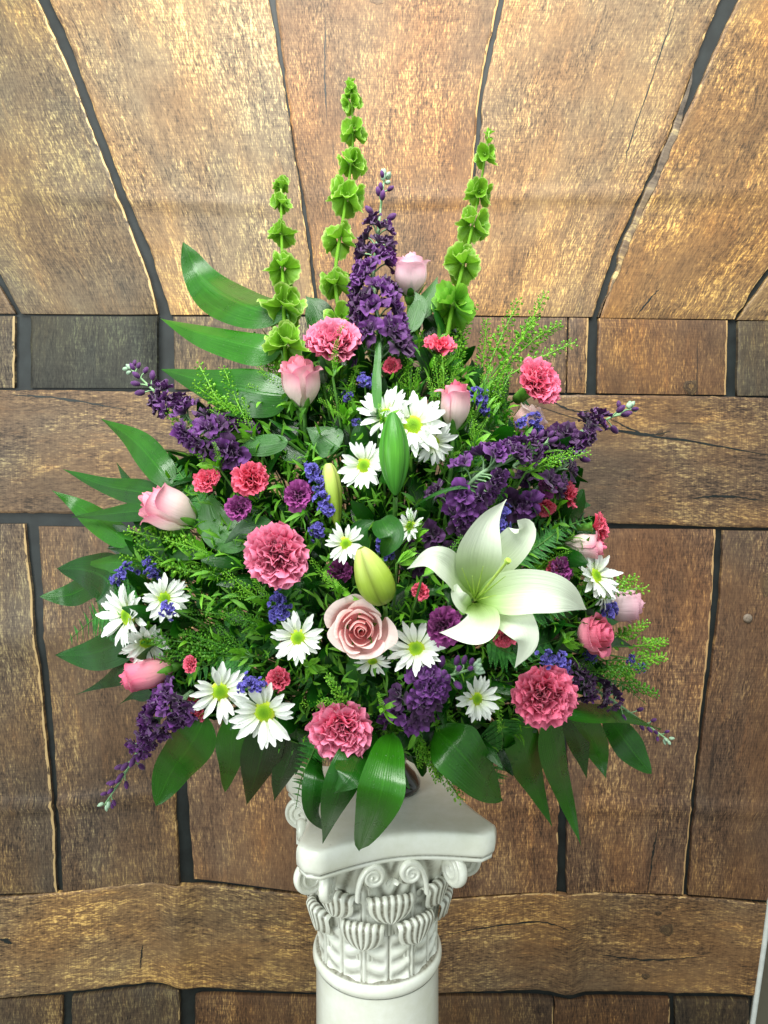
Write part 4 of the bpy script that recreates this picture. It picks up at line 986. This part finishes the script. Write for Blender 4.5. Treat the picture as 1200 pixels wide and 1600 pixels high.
# ------------------------------------------------------------------ stock
stock([(596, 560), (590, 500), (584, 430), (592, 350), (601, 272)], (-.01, 0, 0, 0, 0), 40, .74, .97, 'tall upright purple stock spike beside the middle bell spike', .45, .0225, 7, 8, 1)
stock([(385, 705), (335, 680), (285, 650), (240, 610), (200, 572)], (-.01, .01, .01, 0, -.01), 26, .72, .98, 'purple stock spike arching out at the upper left below the broad leaves', .5, .018, 9, 4, 2)
stock([(300, 1080), (262, 1110), (228, 1150), (198, 1205), (163, 1258)], (.0, .02, .02, .01, 0), 24, .60, .95, 'drooping purple stock spike at the lower left with buds at its tip', .3, .017, 13, 4, 3)
stock([(700, 800), (745, 745), (790, 722), (835, 700), (872, 688)], (.0, .03, .03, .02, .0), 30, .72, .82, 'thick purple stock spike at the right above the lily with grey green buds', .3, .021, 8, 12, 4)
stock([(800, 790), (830, 770), (855, 748), (880, 725), (900, 705)], (-.02, .0, .0, .0, .0), 9, .9, .95, 'dark purple stock partly hidden behind the coral mini carnations', .8, .018, 2, 2, 5)
stock([(800, 730), (850, 700), (895, 680), (938, 660), (988, 636)], (-.03, -.02, .0, .0, .0), 18, .78, 1.0, 'outermost purple stock spike pointing right over the wooden rail print', .6, .014, 6, 5, 6)
stock([(640, 1110), (655, 1080), (675, 1066), (705, 1055), (745, 1043)], (-.01, .02, .03, .04, .05), 15, .58, .92, 'purple stock spike at lower centre pointing towards the viewer', .2, .021, 9, 9, 7)
stock([(855, 1050), (905, 1065), (950, 1090), (1000, 1125), (1045, 1157)], (-.02, -.01, -.01, -.01, 0), 16, .58, .8, 'half hidden purple stock spike at lower right behind the shiny leaf', .8, .014, 9, 4, 8)
stock([(660, 870), (680, 840), (705, 815), (725, 790), (740, 775)], (-.04, -.01, -.01, -.01, -.01), 18, .95, .85, 'shaded purple stock behind the upper lily petal', .9, .022, 0, 0, 9)

# ------------------------------------------------------------------ roses
rose(642, 424, 68, 'pale', .05, 1, .10, 0, 'topmost pale rosebud beside the tall purple stock', 1.0)
rose(470, 598, 82, 'bud', -.06, 1, .42, .02, 'upright pink and cream rosebud below the left carnation', .3)
rose(712, 634, 80, 'slim', .06, 1, .22, .02, 'slim dusty pink rosebud standing right of the middle daisies', 2.0)
rose(264, 797, 92, 'bud', -.86, .46, .25, .02, 'blush rose pointing left above the green pod sprays', 1.2)
rose(233, 1053, 84, 'deep', -.95, -.22, .16, .02, 'deep pink rosebud pointing left above the drooping stock', .2)
rose(564, 984, 92, 'open', .0, .12, 1, .025, 'fully open blush rose facing forward at the centre', .4)
rose(913, 853, 66, 'slim', .9, -.02, .3, -.005, 'pink rose at right under the coral mini carnation', .9)
rose(978, 945, 66, 'pale', 1, .02, .15, -.005, 'outermost pale rosebud pointing right', 1.9)
rose(920, 990, 74, 'half', .75, .25, .7, .0, 'pink rose at right facing out above the shiny leaves', 2.2)
rose(830, 656, 56, 'peach', .55, .7, .1, -.02, 'peach pink rose half hidden under the right carnation', .5)

# ------------------------------------------------------------------ carnations
carnation(521, 537, 106, 'big', 0, .05, .75, .75, .02, 'large pink carnation at the top between the left and middle bell spikes')
carnation(840, 598, 88, 'big', 2, .42, .40, .75, .01, 'large pink carnation at the upper right in front of the wooden uprights')
carnation(434, 868, 116, 'big', 1, -.12, .10, 1, .03, 'large pink carnation left of the centre above the daisy')
carnation(533, 1139, 118, 'big', 0, -.05, -.12, 1, .03, 'lowest large pink carnation hanging over the pedestal', 2)
carnation(848, 1085, 112, 'big', 2, .05, .0, 1, .03, 'large pink carnation at the lower right under the lily', 1)
for (x, y, d, kind, v, ix, iz, tw, off, lab) in [
    (686, 542, 60, 'mini', 0, .1, .8, .6, .0, 'coral mini carnation at the top right of the spear leaf'),
    (612, 573, 34, 'mini', 1, .2, .4, .9, .0, 'tiny coral carnation just opening beside the spear leaf'),
    (324, 750, 48, 'mini', 1, -.1, .4, .9, .02, 'small coral carnation next to the blush rose at left'),
    (392, 749, 68, 'mini', 0, .0, .2, 1, .02, 'coral mini carnation above the left plum one'),
    (888, 774, 54, 'mini', 0, .75, .30, .45, .0, 'coral mini carnation at right showing its green calyx beside purple stock'),
    (853, 793, 40, 'mini', 1, .2, -.5, .7, .0, 'coral mini carnation tucked under the right purple stock'),
    (935, 822, 52, 'mini', 1, .9, .12, .4, .01, 'coral mini carnation at the right edge on a green calyx'),
    (657, 924, 34, 'mini', 0, -.2, .2, 1, .02, 'single coral bud left of the lily'),
    (298, 1037, 32, 'mini', 1, -.5, .3, .8, .02, 'little coral carnation beside the deep pink rosebud'),
    (436, 1062, 48, 'mini', 0, -.3, .5, .7, .015, 'coral mini carnation behind the lowest daisy'),
    (308, 1106, 50, 'mini', 1, -.5, .0, .8, -.005, 'coral mini carnation peeping out behind the lower left daisy'),
    (372, 1142, 44, 'mini', 0, -.1, -.5, .8, -.01, 'coral mini carnation below and behind the two lowest daisies'),
    (788, 994, 44, 'mini', 1, .2, -.2, .9, -.01, 'coral mini carnation under the lower lily petals'),
    (862, 886, 30, 'mini', 1, .5, .2, .8, -.005, 'small coral carnation right of the lily'),
    (842, 858, 16, 'mini', 0, .5, .2, .8, -.01, 'tiniest coral bud near the right hand lily petal'),
    (373, 794, 52, 'purple', 0, -.1, .3, .9, .02, 'small plum carnation under the coral one at left'),
    (466, 774, 56, 'purple', 1, -.1, .1, 1, .0, 'plum carnation beside the blue violet statice'),
    (531, 893, 48, 'purple', 0, .1, .1, 1, -.02, 'shaded plum carnation behind the yellow green lily bud'),
    (692, 978, 70, 'purple', 1, .1, .1, 1, .02, 'plum carnation left of the lower lily petal'),
    (876, 890, 54, 'purple', 0, .4, .1, .8, .0, 'plum carnation right of the lily tip'),
    (853, 760, 44, 'purple', 1, .4, .0, .8, .01, 'plum carnation in front of the dark stock at right')]:
    carnation(x, y, d, kind, v, ix, iz, tw, off, lab, R.random() * 6)

# ------------------------------------------------------------------ daisies
for (x, y, d, ix, iz, tw, off, n, lab) in [
    (645, 665, 108, .02, .30, 1, .02, 26, 'white daisy at the top of the middle cluster'),
    (603, 650, 92, -.35, .55, .8, .01, 24, 'white daisy behind the tip of the green lily bud'),
    (676, 692, 76, .35, -.25, .8, .015, 22, 'white daisy turned down at the right of the middle cluster'),
    (569, 727, 80, -.25, .05, 1, .03, 24, 'white daisy left of the green lily bud'),
    (540, 849, 66, .05, .1, 1, .02, 24, 'small white daisy above the yellow green lily bud'),
    (641, 822, 56, -.5, .3, .6, .025, 20, 'small half open daisy above the lily at left'),
    (256, 935, 78, .55, .30, .8, .02, 24, 'white daisy at left with a violet tuft over it'),
    (200, 962, 104, -.62, .12, .75, .02, 32, 'white daisy at far left seen from the side'),
    (228, 1003, 78, .2, -.3, .7, .01, 28, 'smaller white daisy behind the far left one'),
    (466, 996, 82, .0, .12, 1, .02, 22, 'white daisy left of the open rose'),
    (344, 1080, 96, .22, .08, 1, .035, 25, 'white daisy at lower left overlapping its neighbour'),
    (413, 1112, 108, .0, -.02, 1, .045, 22, 'largest white daisy at the lower left in front'),
    (650, 1014, 92, -.1, .55, .8, .012, 24, 'white daisy half hidden behind the lower purple stock'),
    (582, 1032, 58, .1, -.5, .7, .005, 22, 'white daisy showing only its petals below the open rose'),
    (744, 1092, 72, .35, .2, .85, .015, 22, 'white daisy beside the grey green stock tip at lower right'),
    (930, 900, 84, .55, .45, .7, .01, 34, 'ragged white daisy at the right edge above the pale rose'),
    (944, 928, 62, .7, -.2, .6, .005, 28, 'second white daisy at the right edge lower down'),
    (598, 790, 30, .6, .3, .6, -.03, 16, 'tiny white daisy bud deep in the middle')][:17]:
    daisy(x, y, d, ix, iz, tw, off, lab, R.random() * 6, n)

# ------------------------------------------------------------------ the lily and its buds
lc = dp(742, 936, .045)
lily = thing('lily', 'large open white lily with green throat facing right of centre', 'lily', Matrix.Translation(lc))
def lilyp(pts, wd, offs, face, **kw):
    W_ = [at(x, y, lc.y - o) - lc for (x, y), o in zip(pts, offs)]
    g = G(); blade(g, W_, wd * pxm(lc), face, nu=26, nv=13, wave=.015, **kw); put('petal', g.mesh('petal', M['lily']), lily)
lilyp([(740, 930), (715, 906), (697, 884), (670, 872), (636, 889)], 54, (-.015, .02, .045, .05, .03), (.2, -1, .5), a=.7, b=.85, fold=-.2)
lilyp([(748, 925), (775, 882), (806, 848), (818, 826), (808, 813)], 56, (-.03, -.02, -.005, .0, .012), (-.2, -1, .3), a=.8, b=.7, fold=-.15, cup=.1)
lilyp([(742, 928), (744, 884), (752, 846), (766, 812), (791, 780)], 64, (-.01, .025, .035, .03, .01), (.0, -1, -.2), a=.8, b=.95, fold=-.12, cup=.2)
lilyp([(752, 942), (786, 956), (810, 974), (824, 1004), (804, 1044)], 50, (-.02, .02, .04, .045, .025), (-.2, -1, .4), a=.9, b=.8, fold=-.12)
lilyp([(744, 936), (787, 928), (835, 924), (880, 932), (916, 953)], 68, (.0, .03, .045, .045, .025), (-.1, -1, .2), a=.85, b=.75, fold=-.12, cup=.14)
lilyp([(740, 942), (753, 965), (746, 982), (722, 988), (686, 988)], 54, (.0, .035, .05, .05, .03), (.0, -1, .6), a=.6, b=.75, fold=-.1, cup=.15)
lilyp([(736, 950), (722, 942), (713, 928), (714, 912)], 28, (.0, .03, .035, .03), (.4, -1, .2), a=.6, b=.6, fold=-.4)
g = G(); P_ = [at(742, 938, lc.y) - lc, at(762, 915, lc.y - .05) - lc, at(792, 878, lc.y - .085) - lc]
tube(g, catmull(P_, 10), .0013, 6); tube(g, [np.array(P_[-1]), np.array(P_[-1]) + [.001, -.002, .002]], .0028, 8); put('pistil', g.mesh('pistil', M['stamen']), lily)
for (x, y, o) in ((722, 888, .05), (755, 885, .06), (768, 905, .06), (775, 930, .06), (738, 900, .065), (790, 900, .055)):
    g = G(); tube(g, catmull([at(742, 938, lc.y) - lc, at((742 + x) / 2, (938 + y) / 2, lc.y - o * .6) - lc, at(x, y, lc.y - o) - lc], 8), np.linspace(.0009, .0003, 8), 5); put('stamen', g.mesh('stamen', M['stamen']), lily)
g = G(); b = O - lc; tube(g, catmull([(0, .012, 0), tuple(b * .4 + Vector((0, .03, 0))), tuple(b)], 10), .0028, 6, False); put('stem', g.mesh('stem', M['stem']), lily)
def lily_bud(base, tip, wpx, off, mat, label, prof=1.0, open_=0.0):
    b = dp(*base, off); e = dp(*tip, off + .012); d = (e - b); L = d.length; r = wpx * pxm(b) / 2
    t = thing('lily_bud', label, 'lily bud', frame(b, d, .5), 'lily buds'); n = 22; k = 36
    for q in range(3):
        g = G(); P = np.zeros((n, 15, 3))
        for i in range(n):
            u = i / (n - 1); R_ = r * (math.sin(math.pi * min(1, u ** prof) * .985) ** .75) + .0012
            for j in range(15):
                s = -1 + 2 * j / 14; a_ = s * math.radians(62); rr_ = R_ * (1 + .08 * math.cos(s * math.pi * .5) - .16 * abs(s) ** 3 - .06 * math.exp(-(s * 7) ** 2)) * (1 + open_ * u ** 6)
                P[i, j] = (rr_ * math.cos(a_), rr_ * math.sin(a_), u * L)
        g.grid(P, t=np.repeat(np.linspace(0, 1, n), 15), s=np.tile(np.linspace(-1, 1, 15), n), rnd=.5); put('petal', g.mesh('petal', M[mat]), t, Rz(q * 2.0944))
    stem_for(t, b, Vector((0, -.85, .5)), .0026, back=.3)
lily_bud((618, 774), (614, 645), 42, .05, 'bud_green', 'closed dark green lily bud standing in front of the middle daisies')
lily_bud((602, 944), (564, 856), 52, .035, 'bud_yellow', 'plump yellow green lily bud just above the open rose', .72, .3)
lily_bud((528, 828), (513, 724), 24, .0, 'bud_yellow', 'slender pale green lily bud beside the violet statice column', 1.3, .5)

# ------------------------------------------------------------------ statice
for blobs, off, lab in [([(570, 600, 30), (545, 622, 20), (556, 662, 16)], .0, 'violet statice above the middle daisies'),
    ([(490, 738, 26), (498, 760, 26), (506, 782, 28), (514, 798, 22)], .01, 'tall column of violet statice beside the plum carnation'),
    ([(498, 829, 26)], .0, 'small violet statice tuft left of the small daisy'), ([(600, 852, 32), (606, 862, 22)], .0, 'violet statice behind the curled dark leaf'),
    ([(186, 906, 26), (200, 894, 28), (232, 880, 18), (238, 896, 20)], .01, 'violet statice at the far left above the side facing daisy'),
    ([(264, 950, 26)], .035, 'violet statice tuft lying over the left daisy'), ([(436, 942, 28), (430, 962, 26), (442, 958, 24)], .02, 'violet statice below the left carnation'),
    ([(380, 1072, 22), (393, 1070, 26), (408, 1072, 22)], .05, 'violet statice lying between the two lowest daisies'),
    ([(786, 800, 24), (782, 822, 26), (782, 838, 20)], .02, 'violet statice between the upper lily petals'), ([(856, 1026, 26), (872, 1034, 30), (882, 1046, 20)], .02, 'violet statice on top of the lower right carnation'),
    ([(948, 958, 26), (958, 950, 20)], .01, 'violet statice beside the outermost pale rose'), ([(744, 622, 34), (752, 640, 22)], -.01, 'violet statice behind the slim rosebud'),
    ([(815, 660, 22), (834, 658, 24), (840, 670, 20)], .0, 'violet statice under the upper right carnation'), ([(922, 1026, 18), (985, 1030, 18), (1000, 1042, 16)], -.01, 'thin violet statice at the right among feathery pods')]:
    statice(blobs, off, lab)

# ------------------------------------------------------------------ seed pod sprays
SP = [((745, 620), [(800, 478), (850, 485), (868, 492), (872, 535), (828, 520), (768, 500)], -.02, 0, 'feathery seed pod spray reaching up right of the right bell spike'),
    ((705, 600), [(724, 470), (735, 505), (708, 500)], -.01, 0, 'seed pod spray rising at the foot of the right bell spike'),
    ((690, 650), [(682, 560), (700, 555), (716, 575), (668, 590), (690, 600)], .015, 0, 'dense bright seed pods left of the slim rosebud'),
    ((742, 705), [(744, 622), (752, 650), (734, 660)], .03, 0, 'upright seed pods right of the slim rosebud'),
    ((790, 720), [(770, 590), (800, 610), (790, 640), (765, 650)], -.02, 1, 'seed pods deep under the upper right carnation'),
    ((470, 640), [(396, 508), (408, 545), (390, 600), (420, 570), (402, 575)], .0, 0, 'seed pods beside the leftmost bell spike'),
    ((400, 690), [(340, 572), (318, 590), (350, 610), (330, 640), (372, 625), (300, 600)], .02, 0, 'loose seed pods lying over the lowest broad leaf'),
    ((345, 735), [(268, 636), (300, 672), (320, 660), (285, 700), (340, 690)], .03, 0, 'seed pods draped on the upper left stock'),
    ((520, 590), [(518, 508), (524, 530)], .045, 0, 'seed pods lying over the top carnation'),
    ((545, 660), [(540, 572), (520, 600), (550, 600), (500, 620), (528, 640)], .01, 0, 'seed pods between the left rosebud and the daisies'),
    ((640, 640), [(640, 545), (628, 560), (655, 575), (620, 600)], .0, 0, 'seed pods above the middle daisies'),
    ((650, 850), [(636, 796), (655, 812)], .035, 0, 'small seed pods over the half open daisy'),
    ((600, 660), [(612, 630), (590, 632)], .045, 0, 'small seed pods on the tip of the green lily bud'),
    ((430, 950), [(322, 888), (345, 900), (362, 918), (392, 905)], .01, 0, 'seed pod spray pointing left beneath the left carnation'),
    ((540, 930), [(482, 878), (500, 898), (520, 905)], .03, 0, 'seed pods beside the left carnation edge'),
    ((340, 870), [(205, 822), (232, 828), (262, 842), (290, 850)], .02, 0, 'seed pod spray beneath the blush rose at left'),
    ((340, 900), [(178, 870), (210, 882), (250, 884), (290, 884)], .01, 0, 'long low seed pods above the violet tuft at far left'),
    ((430, 985), [(318, 942), (340, 965), (365, 950), (380, 980)], .01, 1, 'darker seed pods left of the daisy beside the open rose'),
    ((400, 1025), [(228, 988), (250, 1008), (285, 985), (262, 1030), (310, 1005), (330, 985)], .01, 1, 'wide seed pod spray above the deep pink rosebud'),
    ((400, 1040), [(285, 960), (300, 975), (330, 1020), (350, 1010)], -.005, 1, 'mixed seed pods behind the lower left daisies'),
    ((560, 1120), [(508, 1062), (496, 1090), (520, 1085), (470, 1100)], .02, 0, 'seed pods above the lowest carnation'),
    ((600, 1110), [(592, 1088), (590, 1110)], .04, 0, 'small seed pods at the edge of the lowest carnation'),
    ((618, 1115), [(600, 1165), (612, 1170), (628, 1160), (598, 1148)], .0, 0, 'hanging seed pods right of the lowest carnation'),
    ((650, 1140), [(690, 1222), (668, 1190), (660, 1200), (700, 1230)], .03, 0, 'seed pods hanging over the black vase'),
    ((660, 900), [(762, 845), (730, 848)], .075, 1, 'thin seed pods crossing the upper lily petal'),
    ((620, 880), [(656, 868), (648, 850)], .07, 0, 'seed pods at the left tip of the lily'),
    ((820, 740), [(905, 704), (880, 700), (895, 712)], .035, 0, 'seed pods over the right purple stock'),
    ((880, 930), [(1000, 908), (985, 922), (960, 900), (940, 920)], .0, 0, 'feathery seed pods behind the ragged daisy at right'),
    ((900, 1010), [(1040, 1010), (1020, 985), (1030, 1040), (1000, 1060), (985, 1000)], -.01, 0, 'wispy seed pods reaching furthest right'),
    ((860, 1050), [(1010, 1070), (960, 1050), (930, 1045), (1000, 1045), (940, 1080)], .0, 1, 'seed pod spray behind the shiny leaf at lower right'),
    ((770, 1080), [(792, 1135), (778, 1120), (785, 1105)], .02, 0, 'seed pods left of the lower right carnation'),
    ((650, 1090), [(665, 1150), (690, 1130), (720, 1120)], -.01, 0, 'yellow green seed pods below the lower purple stock'),
    ((880, 880), [(930, 880), (905, 905), (900, 865)], .01, 0, 'seed pods over the ragged daisy at right'),
    ((880, 1000), [(892, 998), (910, 1010)], .02, 0, 'small seed pods over the pink rose at right'),
    ((700, 720), [(690, 690), (712, 700), (735, 690)], .0, 0, 'seed pods between the slim rosebud and the middle daisies'),
    ((830, 900), [(840, 875), (862, 862), (880, 850)], .0, 0, 'seed pods beside the right lily petal'),
    ((480, 1040), [(470, 1035), (500, 1030), (515, 1045)], .01, 0, 'seed pods right below the daisy beside the open rose'),
    ((400, 820), [(330, 880), (350, 860), (372, 845)], -.01, 0, 'seed pods under the plum carnation at left'),
    ((760, 650), [(770, 570), (790, 560), (805, 580), (755, 585)], .0, 0, 'bright seed pods below the upper right carnation'),
    ((560, 860), [(470, 700), (440, 720), (480, 690)], -.03, 1, 'dim seed pods in the gap below the left rosebud')]
for i, (b, tips, off, dk, lab) in enumerate(SP): spray(b, tips, off, lab, bool(dk), i)

# ------------------------------------------------------------------ ferns
for pts, w, offs, lab in [
    ([(215, 950), (185, 952), (150, 965), (108, 1000)], 104, .015, 'fern frond at the far left between two dark leaves'),
    ([(500, 1150), (485, 1185), (470, 1220), (462, 1264)], 52, .03, 'fern frond hanging over the left corner of the pedestal'),
    ([(780, 1120), (785, 1160), (775, 1210), (765, 1250)], 74, .0, 'fern frond hanging to the right of the pedestal'),
    ([(330, 830), (310, 780), (285, 745), (262, 712)], 60, -.01, 'fern frond behind the small coral carnation at left'),
    ([(800, 880), (845, 850), (880, 825), (925, 808)], 54, .0, 'fern frond behind the coral carnation at the right edge'),
    ([(800, 960), (850, 950), (900, 935), (945, 905)], 60, .0, 'fern frond right of the lily beneath the ragged daisy'),
    ([(400, 1040), (350, 1030), (300, 1055), (262, 1090)], 60, -.005, 'fern frond behind the little coral carnation and deep rosebud'),
    ([(760, 1000), (800, 1020), (850, 1005), (905, 990)], 64, -.01, 'fern frond under the long right lily petal'),
    ([(600, 1080), (560, 1090), (500, 1070), (450, 1060)], 70, -.03, 'fern frond in the gap between open rose and lowest carnation'),
    ([(700, 1030), (720, 1060), (760, 1080), (800, 1090)], 60, -.02, 'fern frond behind the lower right daisy'),
    ([(780, 800), (800, 780), (830, 800), (860, 830)], 60, -.02, 'fern frond under the right purple stock'),
    ([(480, 900), (420, 930), (350, 940), (290, 930)], 70, -.04, 'fern frond behind the pod sprays at left'),
    ([(440, 1010), (400, 1000), (360, 980), (310, 1000)], 60, -.03, 'fern frond left of the daisy beside the open rose'),
    ([(640, 900), (640, 950), (660, 990), (700, 1010)], 70, -.04, 'shaded fern frond beneath the single coral bud'),
    ([(700, 760), (740, 700), (770, 660), (800, 640)], 60, -.03, 'fern frond behind the slim rosebud and thick stock'),
    ([(880, 1040), (930, 1060), (970, 1070), (1010, 1100)], 44, -.02, 'fern frond behind the lower right stock tip'),
    ([(420, 830), (360, 880), (300, 900), (255, 905)], 50, -.03, 'fern frond between blush rose and left daisy')]:
    fern(pts, w, offs, lab, n=15)

# ------------------------------------------------------------------ dense greenery in the heart of the arrangement
SIL = [(225, 830), (250, 770), (330, 690), (395, 640), (440, 580), (520, 560), (600, 520), (690, 520), (745, 600), (800, 650), (850, 700), (880, 770), (915, 830), (925, 900), (935, 980),
       (905, 1060), (860, 1110), (800, 1150), (760, 1180), (700, 1185), (600, 1175), (500, 1180), (430, 1150), (330, 1110), (270, 1080), (230, 1030), (200, 960), (215, 890)]
def inside(x, y):
    c = False; j = len(SIL) - 1
    for i in range(len(SIL)):
        xi, yi = SIL[i]; xj, yj = SIL[j]
        if (yi > y) != (yj > y) and x < (xj - xi) * (y - yi) / (yj - yi) + xi: c = not c
        j = i
    return c
gs = {'filler': G(), 'leaf_dark': G(), 'stem': G(), 'fern': G()}
cnt = 0
while cnt < 9500:
    x = R.uniform(190, 945); y = R.uniform(510, 1200)
    if not inside(x, y): continue
    cnt += 1; top = cnt % 4 == 0; dep = R.uniform(-.004, .03) if top else .018 + .11 * R.random() ** .8; p = dp(x, y, -dep)
    if p.y > 1.06: p = at(x, y, R.uniform(.95, 1.05))
    d = (p - O).normalized() + Vector((R.gauss(0, .5), R.gauss(0, .5), R.gauss(0, .5)))
    m = frame(p, d, R.random() * 6); k = R.random() * (.5 if top else 1)
    if k < .5: petal(gs['filler'], R.uniform(.012, .026), R.uniform(.0025, .005), 4, 3, .5, .8, bend=lambda t: .3 + .9 * t, mtx=m)
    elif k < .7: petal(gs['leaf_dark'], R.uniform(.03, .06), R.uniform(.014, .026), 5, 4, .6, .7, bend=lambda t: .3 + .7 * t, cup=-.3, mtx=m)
    elif k < .88: petal(gs['fern'], R.uniform(.012, .022), R.uniform(.005, .009), 4, 3, .6, .7, bend=lambda t: .3 + .7 * t, mtx=m)
    elif cnt % 3 == 0: tube(gs['stem'], catmull([tuple(p), tuple(p.lerp(O, .3) + Vector((0, .01, 0))), tuple(O)], 5), .0009, 3, False)
for k, g in gs.items():
    nm = {'filler': 'greenery', 'leaf_dark': 'foliage', 'stem': 'stems', 'fern': 'undergrowth'}[k]
    o = put(nm, g.mesh(nm, M[k])); o['kind'] = 'stuff'
    o['label'] = {'filler': 'fine narrow green leaves packed between the flower stems', 'leaf_dark': 'dark small leaves massed deep inside the arrangement', 'stem': 'tangle of thin green stems running down to the vase', 'fern': 'short feathery green tips between the blooms'}[k]
    o['category'] = 'greenery'
